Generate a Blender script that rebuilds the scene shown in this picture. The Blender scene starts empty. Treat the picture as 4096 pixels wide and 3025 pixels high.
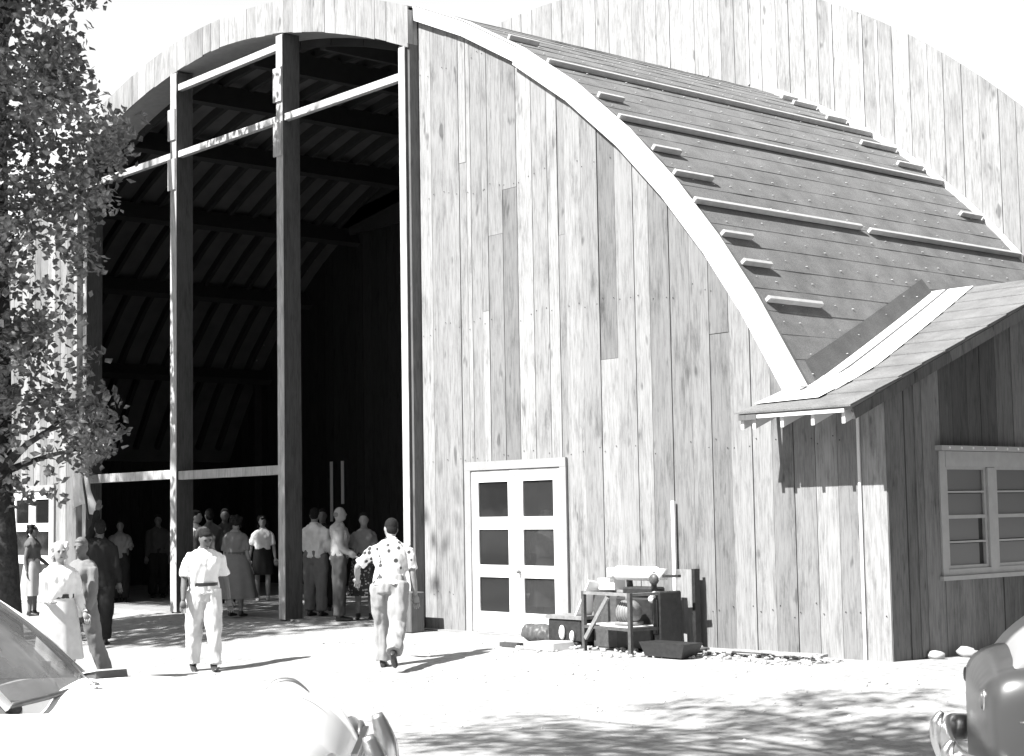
import bpy, bmesh, math, random
import numpy as np
from mathutils import Vector, Matrix, noise
random.seed(7)
R = math.radians
S = bpy.context.scene
COL = S.collection

# ------------------------------------------------------------------ camera, world, sun, exposure
CAM = Vector((0.0, -14.55, 1.9))
F = 6530.0
def _axes():
    a = Vector((-3641-2048, 2145-1512.5, F)).normalized()
    b = Vector((9587-2048, 1919.5-1512.5, F)).normalized()
    X = -a; Y = (b-a*a.dot(b)).normalized(); Z = X.cross(Y)
    if Z.y > 0: Z = -Z
    return X, Y, Z
AX, AY, AZ = _axes()
def c2w(v): return Vector((AX.dot(v), AY.dot(v), AZ.dot(v)))
cd = bpy.data.cameras.new('camera'); cam = bpy.data.objects.new('camera', cd); COL.objects.link(cam)
rt = c2w(Vector((1,0,0))); up = c2w(Vector((0,-1,0))); bk = c2w(Vector((0,0,-1)))
cam.matrix_world = Matrix(((rt.x,up.x,bk.x,CAM.x),(rt.y,up.y,bk.y,CAM.y),(rt.z,up.z,bk.z,CAM.z),(0,0,0,1)))
cd.sensor_width = 36; cd.lens = F/4096*36; cd.clip_start = .1; cd.clip_end = 3000
S.camera = cam

SUN_EL, SUN_AZ = 49.5, 185.5          # elevation; azimuth clockwise from +Y
w = bpy.data.worlds.new('World'); S.world = w; w.use_nodes = True
nt = w.node_tree; nt.nodes.clear()
sky = nt.nodes.new('ShaderNodeTexSky'); sky.sky_type = 'NISHITA'; sky.sun_disc = False
sky.sun_elevation = R(SUN_EL); sky.sun_rotation = R(SUN_AZ); sky.dust_density = 0.0; sky.air_density = 1.3; sky.ozone_density = 0.0
bw = nt.nodes.new('ShaderNodeRGBToBW'); bg = nt.nodes.new('ShaderNodeBackground'); wo = nt.nodes.new('ShaderNodeOutputWorld')
bg.inputs['Strength'].default_value = 0.084
nt.links.new(sky.outputs[0], bw.inputs[0]); nt.links.new(bw.outputs[0], bg.inputs[0]); nt.links.new(bg.outputs[0], wo.inputs[0])
sd = bpy.data.lights.new('sun', 'SUN'); sd.energy = 3.8; sd.angle = R(.5); sd.color = (1, .995, .985)
sun = bpy.data.objects.new('sun', sd); COL.objects.link(sun)
SUNV = Vector((math.sin(R(SUN_AZ))*math.cos(R(SUN_EL)), math.cos(R(SUN_AZ))*math.cos(R(SUN_EL)), math.sin(R(SUN_EL))))  # towards the sun
sun.rotation_euler = SUNV.to_track_quat('Z', 'Y').to_euler()
S.view_settings.view_transform = 'Standard'; S.view_settings.look = 'None'
S.view_settings.exposure = 1.84; S.view_settings.gamma = 1.0; S.view_settings.use_curve_mapping = False

# ------------------------------------------------------------------ surveying helpers (pixel of the 2237 wide picture -> point on a real plane)
K = 4096/2237
def ray(px, py): return c2w(Vector((px*K-2048, py*K-1512.5, F)))
def onY(px, py, y=0.0):
    r = ray(px, py); return CAM + r*((y-CAM.y)/r.y)
def onX(px, py, x):
    r = ray(px, py); return CAM + r*((x-CAM.x)/r.x)
def gz(y):
    t = min(1, max(0, (y+4.2)/3.9)); return .25*t*t*(3-2*t)
def onG(px, py):
    z = 0
    for i in range(30):
        r = ray(px, py); p = CAM + r*((z-CAM.z)/r.z); z = .5*z+.5*gz(p.y)
    return p
def proj(p):
    d = Vector(p)-CAM; v = AX*d.x+AY*d.y+AZ*d.z
    return (v.x*F/v.z+2048)/K, (v.y*F/v.z+1512.5)/K, v.z

# ------------------------------------------------------------------ materials (a black and white photograph: all greys)
def g3(v): return (v, v, v, 1)
def new_mat(name):
    m = bpy.data.materials.new(name); m.use_nodes = True
    n = m.node_tree; b = n.nodes['Principled BSDF']; return m, n, b
def coord(n, scale=(1,1,1), kind='Object'):
    tc = n.nodes.new('ShaderNodeTexCoord'); mp = n.nodes.new('ShaderNodeMapping'); mp.inputs['Scale'].default_value = scale
    n.links.new(tc.outputs[kind], mp.inputs[0]); return mp
def ntex(n, src, scale, detail=4, rough=.6, off=None):
    t = n.nodes.new('ShaderNodeTexNoise'); t.inputs['Scale'].default_value = scale; t.inputs['Detail'].default_value = detail
    t.inputs['Roughness'].default_value = rough; n.links.new(src, t.inputs['Vector']); return t
def ramp(n, src, stops):
    r = n.nodes.new('ShaderNodeValToRGB'); e = r.color_ramp.elements
    while len(e) < len(stops): e.new(.5)
    for k, (p, v) in enumerate(stops): e[k].position = p; e[k].color = g3(v)
    n.links.new(src, r.inputs[0]); return r
def mixm(n, a, b, mode='MULTIPLY', fac=1.0):
    m = n.nodes.new('ShaderNodeMix'); m.data_type = 'RGBA'; m.blend_type = mode
    m.inputs[0].default_value = fac
    n.links.new(a, m.inputs[6]); n.links.new(b, m.inputs[7]); return m.outputs[2]
def bump(n, b, src, dist=.002, strength=.6):
    bp = n.nodes.new('ShaderNodeBump'); bp.inputs['Distance'].default_value = dist; bp.inputs['Strength'].default_value = strength
    n.links.new(src, bp.inputs['Height']); n.links.new(bp.outputs[0], b.inputs['Normal'])
def plain(name, v, rough=.7, metal=0, var=.12, scale=6, bmp=0, spec=None):
    m, n, b = new_mat(name); mp = coord(n)
    t = ntex(n, mp.outputs[0], scale, 5)
    r = ramp(n, t.outputs[0], [(.3, v*(1-var)), (.7, min(1, v*(1+var)))])
    n.links.new(r.outputs[0], b.inputs['Base Color'])
    b.inputs['Roughness'].default_value = rough; b.inputs['Metallic'].default_value = metal
    if spec is not None: b.inputs['Specular IOR Level'].default_value = spec
    if bmp: bump(n, b, t.outputs[0], bmp)
    return m
def wood(name, base, var=.28, stain=.5, grain=(55,55,3.2), rough=.85, knots=True):
    """sawn board: every board object has its own tone, long grain, blotchy stains and knots"""
    m, n, b = new_mat(name)
    oi = n.nodes.new('ShaderNodeObjectInfo')
    tc = n.nodes.new('ShaderNodeTexCoord')
    ofs = n.nodes.new('ShaderNodeVectorMath'); ofs.operation = 'SCALE'; ofs.inputs['Scale'].default_value = 37.0
    cb = n.nodes.new('ShaderNodeCombineXYZ')
    for k in range(3): n.links.new(oi.outputs['Random'], cb.inputs[k])
    n.links.new(cb.outputs[0], ofs.inputs[0])
    ad = n.nodes.new('ShaderNodeVectorMath'); ad.operation = 'ADD'
    n.links.new(tc.outputs['Object'], ad.inputs[0]); n.links.new(ofs.outputs[0], ad.inputs[1])
    def mapped(s):
        mp = n.nodes.new('ShaderNodeMapping'); mp.inputs['Scale'].default_value = s; n.links.new(ad.outputs[0], mp.inputs[0]); return mp.outputs[0]
    g = ntex(n, mapped(grain), 1.0, 6, .65)
    st = ntex(n, mapped((3.4,3.4,1.1)), 1.0, 6, .68)
    fs_ = ntex(n, mapped((14,14,2.4)), 1.0, 6, .7)
    kn = ntex(n, mapped((7,7,2.2)), 1.0, 2, .5)
    tone = ramp(n, oi.outputs['Random'], [(0, base*(1-var)), (.35, base*(1-.3*var)), (.7, base*1.05), (1, base*(1+var))])
    gr = ramp(n, g.outputs[0], [(.36, .72), (.50, .94), (.60, 1.04)])
    sr = ramp(n, st.outputs[0], [(.30, 1-stain), (.42, .86), (.52, .97), (.62, 1.0)])
    c = mixm(n, tone.outputs[0], gr.outputs[0]); c = mixm(n, c, sr.outputs[0]); c = mixm(n, c, ramp(n, fs_.outputs[0], [(.34, .62), (.48, 1.0)]).outputs[0], fac=.75)
    if knots:
        kr = ramp(n, kn.outputs[0], [(.26, .35), (.33, 1.0)]); c = mixm(n, c, kr.outputs[0], fac=.75)
    n.links.new(c, b.inputs['Base Color']); b.inputs['Roughness'].default_value = rough; b.inputs['Specular IOR Level'].default_value = .25
    bump(n, b, g.outputs[0], .0025, .7)
    return m
M = {}
M['board'] = wood('weathered_board', .258, .34, .50)
M['dark_board'] = wood('dark_board', .15, .5, .4)  # board wood with the shade of side walls and edges put into its colour
M['band_board'] = wood('band_board', .32, .18, .3)
M['stage_board'] = wood('stage_board', .31, .14, .28)
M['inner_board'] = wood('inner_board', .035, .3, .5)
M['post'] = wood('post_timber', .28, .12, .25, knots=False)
M['post_dark'] = wood('dark_post_timber', .10, .12, .3, knots=False)  # post wood darkened so the shade of its sides is in the colour
M['facing'] = wood('pale_facing', .52, .05, .25, knots=False)  # paler wood, on post fronts it carries the sunlight in its colour
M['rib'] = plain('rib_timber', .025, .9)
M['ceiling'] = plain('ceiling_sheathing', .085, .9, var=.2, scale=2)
M['white'] = plain('white_paint', .80, .55, var=.03, scale=3)
M['trim'] = plain('pale_trim', .62, .6, var=.06, scale=3)
M['casing'] = plain('raw_casing', .28, .8, var=.1, scale=8)
M['dim_casing'] = plain('primed_casing', .35, .7, var=.08, scale=8)
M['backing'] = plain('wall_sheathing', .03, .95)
M['flash'] = plain('zinc_flashing', .75, .45, metal=.0, var=.05)
M['batten'] = plain('roof_batten_wood', .42, .8, var=.12, scale=9)
M['iron'] = plain('painted_iron', .07, .5, var=.3, scale=20)
M['iron_dark'] = plain('greasy_iron', .025, .45, var=.4, scale=20)
M['iron_pale'] = plain('pale_iron', .20, .5, var=.3, scale=15)
M['rubber'] = plain('black_rubber', .02, .7)
M['stone'] = plain('pale_stone', .38, .9, var=.2, scale=5, bmp=.01)
M['skin'] = plain('skin', .26, .65, var=.05)
M['skin_tan'] = plain('tanned_skin', .12, .65, var=.06)
M['hair_dark'] = plain('dark_hair', .015, .85, var=.4, scale=60, bmp=.004, spec=.15)
M['hair_pale'] = plain('white_hair', .5, .6, var=.2, scale=50, bmp=.006)
M['hair_grey'] = plain('grey_hair', .12, .6, var=.3, scale=60, bmp=.004)
M['shoe'] = plain('dark_leather', .03, .4)
M['shoe_pale'] = plain('pale_leather', .5, .5)
M['chrome'] = plain('chrome', .62, .28, metal=1, var=.05)
M['car_white'] = plain('cream_car_paint', .85, .55, var=.02, scale=1)
M['car_dark'] = plain('dark_car_paint', .045, .32, var=.05, scale=1)
M['car_pale'] = plain('pale_roof_paint', .26, .45, var=.04, scale=1)
M['dash'] = plain('car_interior', .06, .8)
M['bark'] = plain('bark', .05, .95, var=.45, scale=14, bmp=.03)

def roofing(name, v):
    m, n, b = new_mat(name); mp = coord(n)
    a = ntex(n, mp.outputs[0], 160, 2); c = ntex(n, mp.outputs[0], 2.2, 5, .65)
    ra = ramp(n, a.outputs[0], [(.35, v*.5), (.65, v*1.45)]); rc = ramp(n, c.outputs[0], [(.3, .66), (.7, 1.15)])
    n.links.new(mixm(n, ra.outputs[0], rc.outputs[0]), b.inputs['Base Color']); b.inputs['Roughness'].default_value = .92
    bump(n, b, a.outputs[0], .003, .8); return m
M['roofing'] = roofing('mineral_roofing', .155)
M['roofing_dark'] = roofing('dark_mineral_roofing', .08)

def cloth(name, v, var=.1, scale=9):
    m, n, b = new_mat(name); mp = coord(n)
    t = ntex(n, mp.outputs[0], scale, 3); f = ntex(n, mp.outputs[0], 400, 2)
    r = ramp(n, t.outputs[0], [(.3, v*(1-var)), (.7, min(1, v*(1+var*.6)))])
    n.links.new(r.outputs[0], b.inputs['Base Color']); b.inputs['Roughness'].default_value = .9
    b.inputs['Specular IOR Level'].default_value = .15
    bump(n, b, f.outputs[0], .0008, .4); return m
for nm, v in (('white_cloth', .80), ('cream_cloth', .60), ('pale_cloth', .42), ('tan_cloth', .30), ('grey_cloth', .19), ('mid_cloth', .10), ('dark_cloth', .022), ('slate_cloth', .06)):
    M[nm] = cloth(nm, v)
def spotted(name, base, dark, scale=16, th=.32):
    m, n, b = new_mat(name); mp = coord(n)
    nz = ntex(n, mp.outputs[0], 6, 2)
    vv = n.nodes.new('ShaderNodeTexVoronoi'); vv.inputs['Scale'].default_value = scale; n.links.new(mp.outputs[0], vv.inputs['Vector'])
    r = ramp(n, vv.outputs['Distance'], [(0, dark), (th-.08, dark), (th, base)])
    r2 = ramp(n, nz.outputs[0], [(.40, .55), (.56, 1.0)])
    n.links.new(mixm(n, r.outputs[0], r2.outputs[0]), b.inputs['Base Color']); b.inputs['Roughness'].default_value = .9; return m
M['floral'] = spotted('floral_print', .82, .07, 12, .34)
M['floral_dark'] = spotted('dark_floral_print', .05, .5, 22, .38)

def ground_mat():
    m, n, b = new_mat('sandy_ground'); mp = coord(n)
    a = ntex(n, mp.outputs[0], .55, 6, .65); c = ntex(n, mp.outputs[0], 9, 6, .7); f = ntex(n, mp.outputs[0], 60, 3)
    ra = ramp(n, a.outputs[0], [(.3, .30), (.7, .36)]); rc = ramp(n, c.outputs[0], [(.30, .60), (.50, .96), (.6, 1.04)]); rf = ramp(n, f.outputs[0], [(.28, .6), (.42, 1.0)])
    n.links.new(mixm(n, mixm(n, ra.outputs[0], rc.outputs[0]), rf.outputs[0], fac=.7), b.inputs['Base Color'])
    b.inputs['Roughness'].default_value = .95; b.inputs['Specular IOR Level'].default_value = .1
    bump(n, b, c.outputs[0], .03, .6); return m
M['ground'] = ground_mat()
M['floor'] = plain('packed_floor', .24, .9, var=.15, scale=3)
def leaf_mat(name, v):
    m, n, b = new_mat(name); mp = coord(n)
    t = ntex(n, mp.outputs[0], 9, 3); r = ramp(n, t.outputs[0], [(.35, v*.35), (.5, v), (.64, v*2.6)])  # wide tone spread paints sunlit white flecks into the leaves
    n.links.new(r.outputs[0], b.inputs['Base Color']); b.inputs['Roughness'].default_value = .38
    b.inputs['Specular IOR Level'].default_value = .8
    tr = n.nodes.new('ShaderNodeBsdfTranslucent'); tr.inputs[0].default_value = g3(v*1.2)
    mx = n.nodes.new('ShaderNodeMixShader'); mx.inputs[0].default_value = .25
    out = n.nodes['Material Output']
    n.links.new(b.outputs[0], mx.inputs[1]); n.links.new(tr.outputs[0], mx.inputs[2]); n.links.new(mx.outputs[0], out.inputs[0]); return m
M['leaf'] = leaf_mat('leaf', .17)
M['far_leaf'] = leaf_mat('far_leaf', .04)
def glass_mat(name, tint=.04, rough=.06, trans=.0):
    m, n, b = new_mat(name); mp = coord(n)
    t = ntex(n, mp.outputs[0], 2.5, 2); bump(n, b, t.outputs[0], .01, .15)
    b.inputs['Base Color'].default_value = g3(tint); b.inputs['Roughness'].default_value = rough
    b.inputs['Transmission Weight'].default_value = trans; b.inputs['Specular IOR Level'].default_value = .5
    return m
M['pane'] = glass_mat('dark_pane', .014, .08)
M['pane_grey'] = glass_mat('grey_pane', .09, .3)  # grey tint and roughness stand in for a pale reflection in the window
def clear_mat():
    m, n, b = new_mat('clear_pane'); out = n.nodes['Material Output']
    tr = n.nodes.new('ShaderNodeBsdfTransparent'); tr.inputs[0].default_value = g3(.75)
    b.inputs['Base Color'].default_value = g3(.05); b.inputs['Roughness'].default_value = .06
    mx = n.nodes.new('ShaderNodeMixShader'); mx.inputs[0].default_value = .5
    n.links.new(b.outputs[0], mx.inputs[1]); n.links.new(tr.outputs[0], mx.inputs[2]); n.links.new(mx.outputs[0], out.inputs[0]); return m
M['pane_clear'] = clear_mat()
def windshield_mat():
    m, n, b = new_mat('windshield_glass')
    out = n.nodes['Material Output']
    tr = n.nodes.new('ShaderNodeBsdfTransparent'); tr.inputs[0].default_value = g3(.40)
    df = n.nodes.new('ShaderNodeBsdfDiffuse'); mp = coord(n)
    t = ntex(n, mp.outputs[0], 2.5, 4); r = ramp(n, t.outputs[0], [(.35, .14), (.6, .34)]); n.links.new(r.outputs[0], df.inputs[0])
    gl = n.nodes.new('ShaderNodeBsdfGlossy'); gl.inputs['Roughness'].default_value = .08; gl.inputs[0].default_value = g3(.9)
    m1 = n.nodes.new('ShaderNodeMixShader'); m1.inputs[0].default_value = .42
    n.links.new(tr.outputs[0], m1.inputs[1]); n.links.new(df.outputs[0], m1.inputs[2])
    m2 = n.nodes.new('ShaderNodeMixShader'); m2.inputs[0].default_value = .12
    n.links.new(m1.outputs[0], m2.inputs[1]); n.links.new(gl.outputs[0], m2.inputs[2]); n.links.new(m2.outputs[0], out.inputs[0]); return m
M['windshield'] = windshield_mat()

# ------------------------------------------------------------------ objects
def tag(o, label=None, cat=None, group=None, kind=None):
    if label: o['label'] = label
    if cat: o['category'] = cat
    if group: o['group'] = group
    if kind: o['kind'] = kind
    return o
def empty(name, loc=(0,0,0), rz=0, label=None, cat=None, group=None):
    o = bpy.data.objects.new(name, None); COL.objects.link(o); o.location = loc; o.rotation_euler = (0,0,rz)
    o.empty_display_size = .2
    return tag(o, label, cat, group)
class MB:
    def __init__(s): s.v = []; s.f = []
    def add(s, vs, fs):
        k = len(s.v); s.v += [tuple(p) for p in vs]; s.f += [tuple(k+i for i in f) for f in fs]; return s
    def box(s, x0, x1, y0, y1, z0, z1):
        return s.hexa([(x0,y0,z0),(x1,y0,z0),(x1,y1,z0),(x0,y1,z0),(x0,y0,z1),(x1,y0,z1),(x1,y1,z1),(x0,y1,z1)])
    def hexa(s, p):
        return s.add(p, [(3,2,1,0),(4,5,6,7),(0,1,5,4),(1,2,6,5),(2,3,7,6),(3,0,4,7)])
    def bar(s, a, b, wx, wz, upv=(0,0,1)):
        a = Vector(a); b = Vector(b); d = (b-a).normalized(); u = Vector(upv)
        sd_ = d.cross(u)
        if sd_.length < 1e-4: sd_ = Vector((1,0,0))
        sd_.normalize(); u = sd_.cross(d).normalized()
        p = []
        for c in (a, b):
            for i, j in ((-1,-1),(1,-1),(1,1),(-1,1)): p.append(c+sd_*(i*wx/2)+u*(j*wz/2))
        return s.add(p, [(0,1,2,3),(7,6,5,4),(0,4,5,1),(1,5,6,2),(2,6,7,3),(3,7,4,0)])
    def tube(s, pts, rad, n=8, flat=None):
        """flat = (axis vector, factor): squash rings along that axis"""
        pts = [Vector(p) for p in pts]; rings = []
        prev = None
        for i, p in enumerate(pts):
            d = (pts[min(i+1,len(pts)-1)]-pts[max(i-1,0)]).normalized()
            ref = prev if prev is not None else (Vector((1,0,0)) if abs(d.x) < .9 else Vector((0,1,0)))
            a = (ref-d*ref.dot(d)).normalized(); prev = a; b = d.cross(a)
            r = rad[i] if isinstance(rad, (list, tuple)) else rad
            ra, rb = r if isinstance(r, (list, tuple)) else (r, r)
            rings.append([p+a*(math.cos(2*math.pi*k/n)*ra)+b*(math.sin(2*math.pi*k/n)*rb) for k in range(n)])
        vs = [q for r_ in rings for q in r_]; fs = []
        for i in range(len(rings)-1):
            for k in range(n):
                k2 = (k+1) % n; fs.append((i*n+k, i*n+k2, (i+1)*n+k2, (i+1)*n+k))
        fs.append(tuple(range(n-1,-1,-1))); fs.append(tuple((len(rings)-1)*n+k for k in range(n)))
        return s.add(vs, fs)
    def ball(s, c, r, n=10, m=7, rot=None):
        c = Vector(c); r = Vector(r if isinstance(r, (list,tuple,Vector)) else (r,r,r)); vs = []; fs = []
        for i in range(1, m):
            th = math.pi*i/m
            for k in range(n):
                ph = 2*math.pi*k/n
                q = Vector((r.x*math.sin(th)*math.cos(ph), r.y*math.sin(th)*math.sin(ph), r.z*math.cos(th)))
                if rot is not None: q = rot @ q
                vs.append(c+q)
        t = Vector((0,0,r.z)); 
        if rot is not None: t = rot @ t
        vs += [c+t, c-t]; T = len(vs)-2; B = T+1
        for i in range(m-2):
            for k in range(n):
                k2 = (k+1)%n; fs.append((i*n+k, (i+1)*n+k, (i+1)*n+k2, i*n+k2))
        for k in range(n):
            k2 = (k+1)%n; fs.append((T, k, k2)); fs.append((B, (m-2)*n+k2, (m-2)*n+k))
        return s.add(vs, fs)
    def mesh(s, name):
        me = bpy.data.meshes.new(name); me.from_pydata([tuple(p) for p in s.v], [], s.f); me.update(); return me
    def build(s, name, mat, parent=None, smooth=False, loc=None, bevel=0):
        me = s.mesh(name); return link(name, me, mat, parent, smooth, loc, bevel)
def link(name, me, mat, parent=None, smooth=False, loc=None, bevel=0):
    if mat is not None and not me.materials: me.materials.append(mat)
    o = bpy.data.objects.new(name, me); COL.objects.link(o)
    if parent is not None: o.parent = parent
    if loc is not None: o.location = loc
    if smooth:
        me.polygons.foreach_set('use_smooth', [True]*len(me.polygons))
    if bevel:
        b = o.modifiers.new('bevel', 'BEVEL'); b.width = bevel; b.segments = 1; b.limit_method = 'ANGLE'
    return o

# ------------------------------------------------------------------ outlines
CX = -24.2
def hall_z(x):
    o = abs(x-CX); return 10.4569-.0367667*o**2+2.97811e-5*o**4-5.7523e-7*o**6
def stage_z(x):
    o = abs(x-(-24.1)); return 12.083-.0283335*o**2-5.8959e-5*o**4
YS = 7.2          # plane of the taller rear building's front
AXR = -10.62      # annex gable wall plane
def annex_z(y):
    return 2.95+.385*(y+.65) if y < 4.0 else 2.95+.385*4.65-.385*(y-4.0)

# ------------------------------------------------------------------ SETTING: ground
def ground():
    vs = []; fs = []
    xs = [-900,-300,-120,-70]+[-60+.75*i for i in range(94)]+[12,20,40,100,300,900]
    ys = [-900,-300,-100,-50,-30]+[-22+.6*i for i in range(66)]+[20,30,60,120,300,900]
    for y in ys:
        for x in xs:
            z = gz(y)+.035*noise.noise(Vector((x*.35, y*.5, 0)))+.012*noise.noise(Vector((x*1.3,y*1.6,3)))
            if y > -.8: z = min(z, .25)-.01
            if abs(x) > 200 or abs(y) > 200: z = -.2
            vs.append((x,y,z))
    n = len(xs)
    for j in range(len(ys)-1):
        for i in range(n-1): fs.append((j*n+i, j*n+i+1, (j+1)*n+i+1, (j+1)*n+i))
    b = MB().add(vs, fs); o = b.build('ground', M['ground'], None, True); tag(o, kind='structure')
ground()

# ------------------------------------------------------------------ boards
def board_mesh(x0, x1, z0, zt0, zt1, y0, y1):
    m = MB(); m.hexa([(x0,y0,z0),(x1,y0,z0),(x1,y1,z0),(x0,y1,z0),(x0,y0,zt0),(x1,y0,zt1),(x1,y1,zt1),(x0,y1,zt0)]); return m
def clad(parent, edges, zbot, ztop, yf, mat, holes=(), split=(3.2, 5.2), th=.022, gap=.006, axis='Y', name='board', flip=1, jag=0, p_split=1.0, slant=False):
    """vertical boards between consecutive edges; ztop(x) outline, zbot(x) foot; holes = (x0,x1,z0,z1)"""
    es = set(round(e,3) for e in edges); lo, hi = min(es), max(es)
    for h in holes:
        for hx in h[:2]:
            if lo < hx < hi:
                es = {e for e in es if abs(e-hx) > .09 or e in (lo,hi)}; es.add(round(hx,3))
    es = sorted(es)
    for a, b in zip(es, es[1:]):
        if b-a < .03: continue
        zb = zbot((a+b)/2); za, zc = ztop(a), ztop(b); top = min(za, zc)
        cuts = [zb]; z = zb
        while True:
            z += random.uniform(*split)
            if z > top-.8 or random.random() > p_split: break
            cuts.append(z)
        segs = [[cuts[i], cuts[i+1] if i+1 < len(cuts) else None] for i in range(len(cuts))]
        cut2 = []
        for s0, s1 in segs:
            parts = [(s0, s1)]
            for hx0, hx1, hz0, hz1 in holes:
                if (a+b)/2 > hx0 and (a+b)/2 < hx1:
                    nn = []
                    for p0, p1 in parts:
                        e = p1 if p1 is not None else top
                        if hz1 <= p0 or hz0 >= e: nn.append((p0, p1)); continue
                        if hz0 > p0+.03: nn.append((p0, hz0))
                        if hz1 < e-.02: nn.append((hz1, p1))
                    parts = nn
            cut2 += parts
        for p0, p1 in cut2:
            pr = random.uniform(0, .011); g = random.uniform(gap*.7, gap*1.9)
            if random.random() < .12: g += .007
            t0, t1 = (za, zc) if p1 is None else (p1-.004, p1-.004)
            p0j = p0-(random.uniform(0, jag) if p0 == zb else 0)
            x0, x1 = a+g/2, b-g/2
            if axis == 'Y':
                m = board_mesh(x0, x1, p0j, t0, t1, yf-pr, yf+th)
                if slant:
                    j = random.uniform(-jag, jag); za_, zb_ = zbot(a)+j, zbot(b)+j
                    for q in (0, 3): m.v[q] = (m.v[q][0], m.v[q][1], za_)
                    for q in (1, 2): m.v[q] = (m.v[q][0], m.v[q][1], zb_)
            else:
                m = MB(); X0 = yf+pr*flip; X1 = yf-th*flip
                m.hexa([(X0,x0,p0j),(X0,x1,p0j),(X1,x1,p0j),(X1,x0,p0j),(X0,x0,t0),(X0,x1,t1),(X1,x1,t1),(X1,x0,t0)])
            m.build(name, mat, parent)
def nail_rows(parent, edges, yf, z0, ztop, step=1.25, skip=None):
    m = MB()
    for a, b in zip(edges, edges[1:]):
        z = z0+random.uniform(-.02,.02)
        while z < ztop((a+b)/2)-.3:
            for x in (a+.05, b-.05):
                if skip and skip[0]-.1 < x < skip[1]+.1 and z < skip[3]+.1: continue
                if random.random() < .7: m.ball((x+random.uniform(-.015,.015), yf-.012, z+random.uniform(-.07,.07)), (.008,.005,.009), 5, 3)
            z += step
    tag(m.build('nail_heads', M['iron_dark'], parent), kind='stuff')
def rnd_edges(a, b, wmin, wmax):
    e = [a]
    while e[-1] < b-wmax: e.append(e[-1]+random.uniform(wmin, wmax))
    e.append(b); return e
def sheet(parent, name, mat, pts, y0, y1):
    """prism of a polygon in XZ between y0 and y1"""
    n = len(pts); m = MB(); vs = [(x,y0,z) for x,z in pts]+[(x,y1,z) for x,z in pts]
    m.add(vs, [tuple(range(n)), tuple(range(2*n-1,n-1,-1))]+[(i,i+n,(i+1)%n+n,(i+1)%n) for i in range(n)]); return m.build(name, mat, parent)

# ================================================================== HALL
hall = empty('barn_hall', (0,0,0), 0, 'big round roofed plank hall with a tall open front framed by bare posts', 'hall')
DOOR = (-17.635, -15.735, .25, 2.50)
DOOR_L = (CX*2+15.735, CX*2+17.635, .25, 2.50)
def backing_piece(x0, x1, z0):
    return sheet(hall, 'front_wall', M['backing'], [(x0,z0)]+[(x0+(x1-x0)*i/12, hall_z(x0+(x1-x0)*i/12)-.05) for i in range(13)]+[(x1,z0)], .024, .10)
facade = backing_piece(-15.74, -11.75, .2)
backing_piece(-18.75, -17.635, .2); backing_piece(-17.633, -15.742, 2.49)
sheet(hall, 'front_wall', M['backing'], [(-11.748,.2),(-11.748,3.1),(-10.66,3.1),(-10.66,.2)], .024, .10)
E1 = [-18.706,-18.437,-18.09,-17.796,-17.54,-17.31,-17.175,-16.86,-16.558,-16.246,-15.936,-15.604,-15.293,-14.98,-14.665,-14.344,-14.08,-13.742,-13.413,-13.107,-12.805,-12.487,-12.193,-11.885,-11.578,-11.271,-10.966,-10.625]
def top_r(x): return max(hall_z(x)-.02, 3.12) if x < -11.75 else 3.12
clad(facade, E1, lambda x: .20+.03*random.random(), top_r, 0, M['board'], [DOOR], (1.6,7.5), p_split=.34)
nail_rows(facade, E1, 0, .75, top_r, 1.9, DOOR)
# a few narrow cover strips nailed over joints
for x, z0, z1 in ((-10.966,.24,3.05),):
    MB().box(x-.018, x+.018, -.030, -.013, z0, z1).build('cover_strip', M['trim'], facade)
# left wing
facl = sheet(hall, 'left_front_wall', M['backing'], [(-36.65,.2)]+[(-36.65+(i/30)*7.0, hall_z(-36.65+(i/30)*7.0)-.05) for i in range(31)]+[(-29.65,.2)], .024, .10)
clad(facl, rnd_edges(-36.65,-29.69,.26,.33), lambda x: .2, lambda x: hall_z(x)-.02, 0, M['board'], [DOOR_L], (3,6.5))
# projecting arch band and its soffit
YB = -.19
def inner_z(x):
    o = abs(x-CX); return hall_z(x)-.50-.022*o
BX0, BX1 = -29.70, -18.72
band = empty('arch_band', (0,0,0)); band.parent = hall
clad(band, rnd_edges(BX0, BX1, .24, .34), lambda x: inner_z(x)-.0, lambda x: hall_z(x)+.0, YB, M['band_board'], (), (9,10), jag=.012, gap=.003, p_split=0, slant=True)
m = MB(); N = 40
vs = []
for i in range(N+1):
    x = BX0+(BX1-BX0)*i/N; zi = inner_z(x)+.015; zo = hall_z(x)-.01
    vs += [(x, YB+.024, zi), (x, .50, zi), (x, YB+.024, zo), (x, 0.1, zo)]
fs = []
for i in range(N):
    a = 4*i; b = a+4
    fs += [(a,b,b+1,a+1), (a+2,a+3,b+3,b+2), (a,a+2,b+2,b)]
m.add(vs, fs).build('soffit', M['casing'], band)
for i in range(int((BX1-BX0)/.9)+1):
    x = BX0+.02+.9*i
    MB().bar((x,.47,inner_z(x)-.03),(x+.88,.47,inner_z(x+.88)-.03),.06,.16).build('arch_chord', M['rib'], band)
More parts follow.
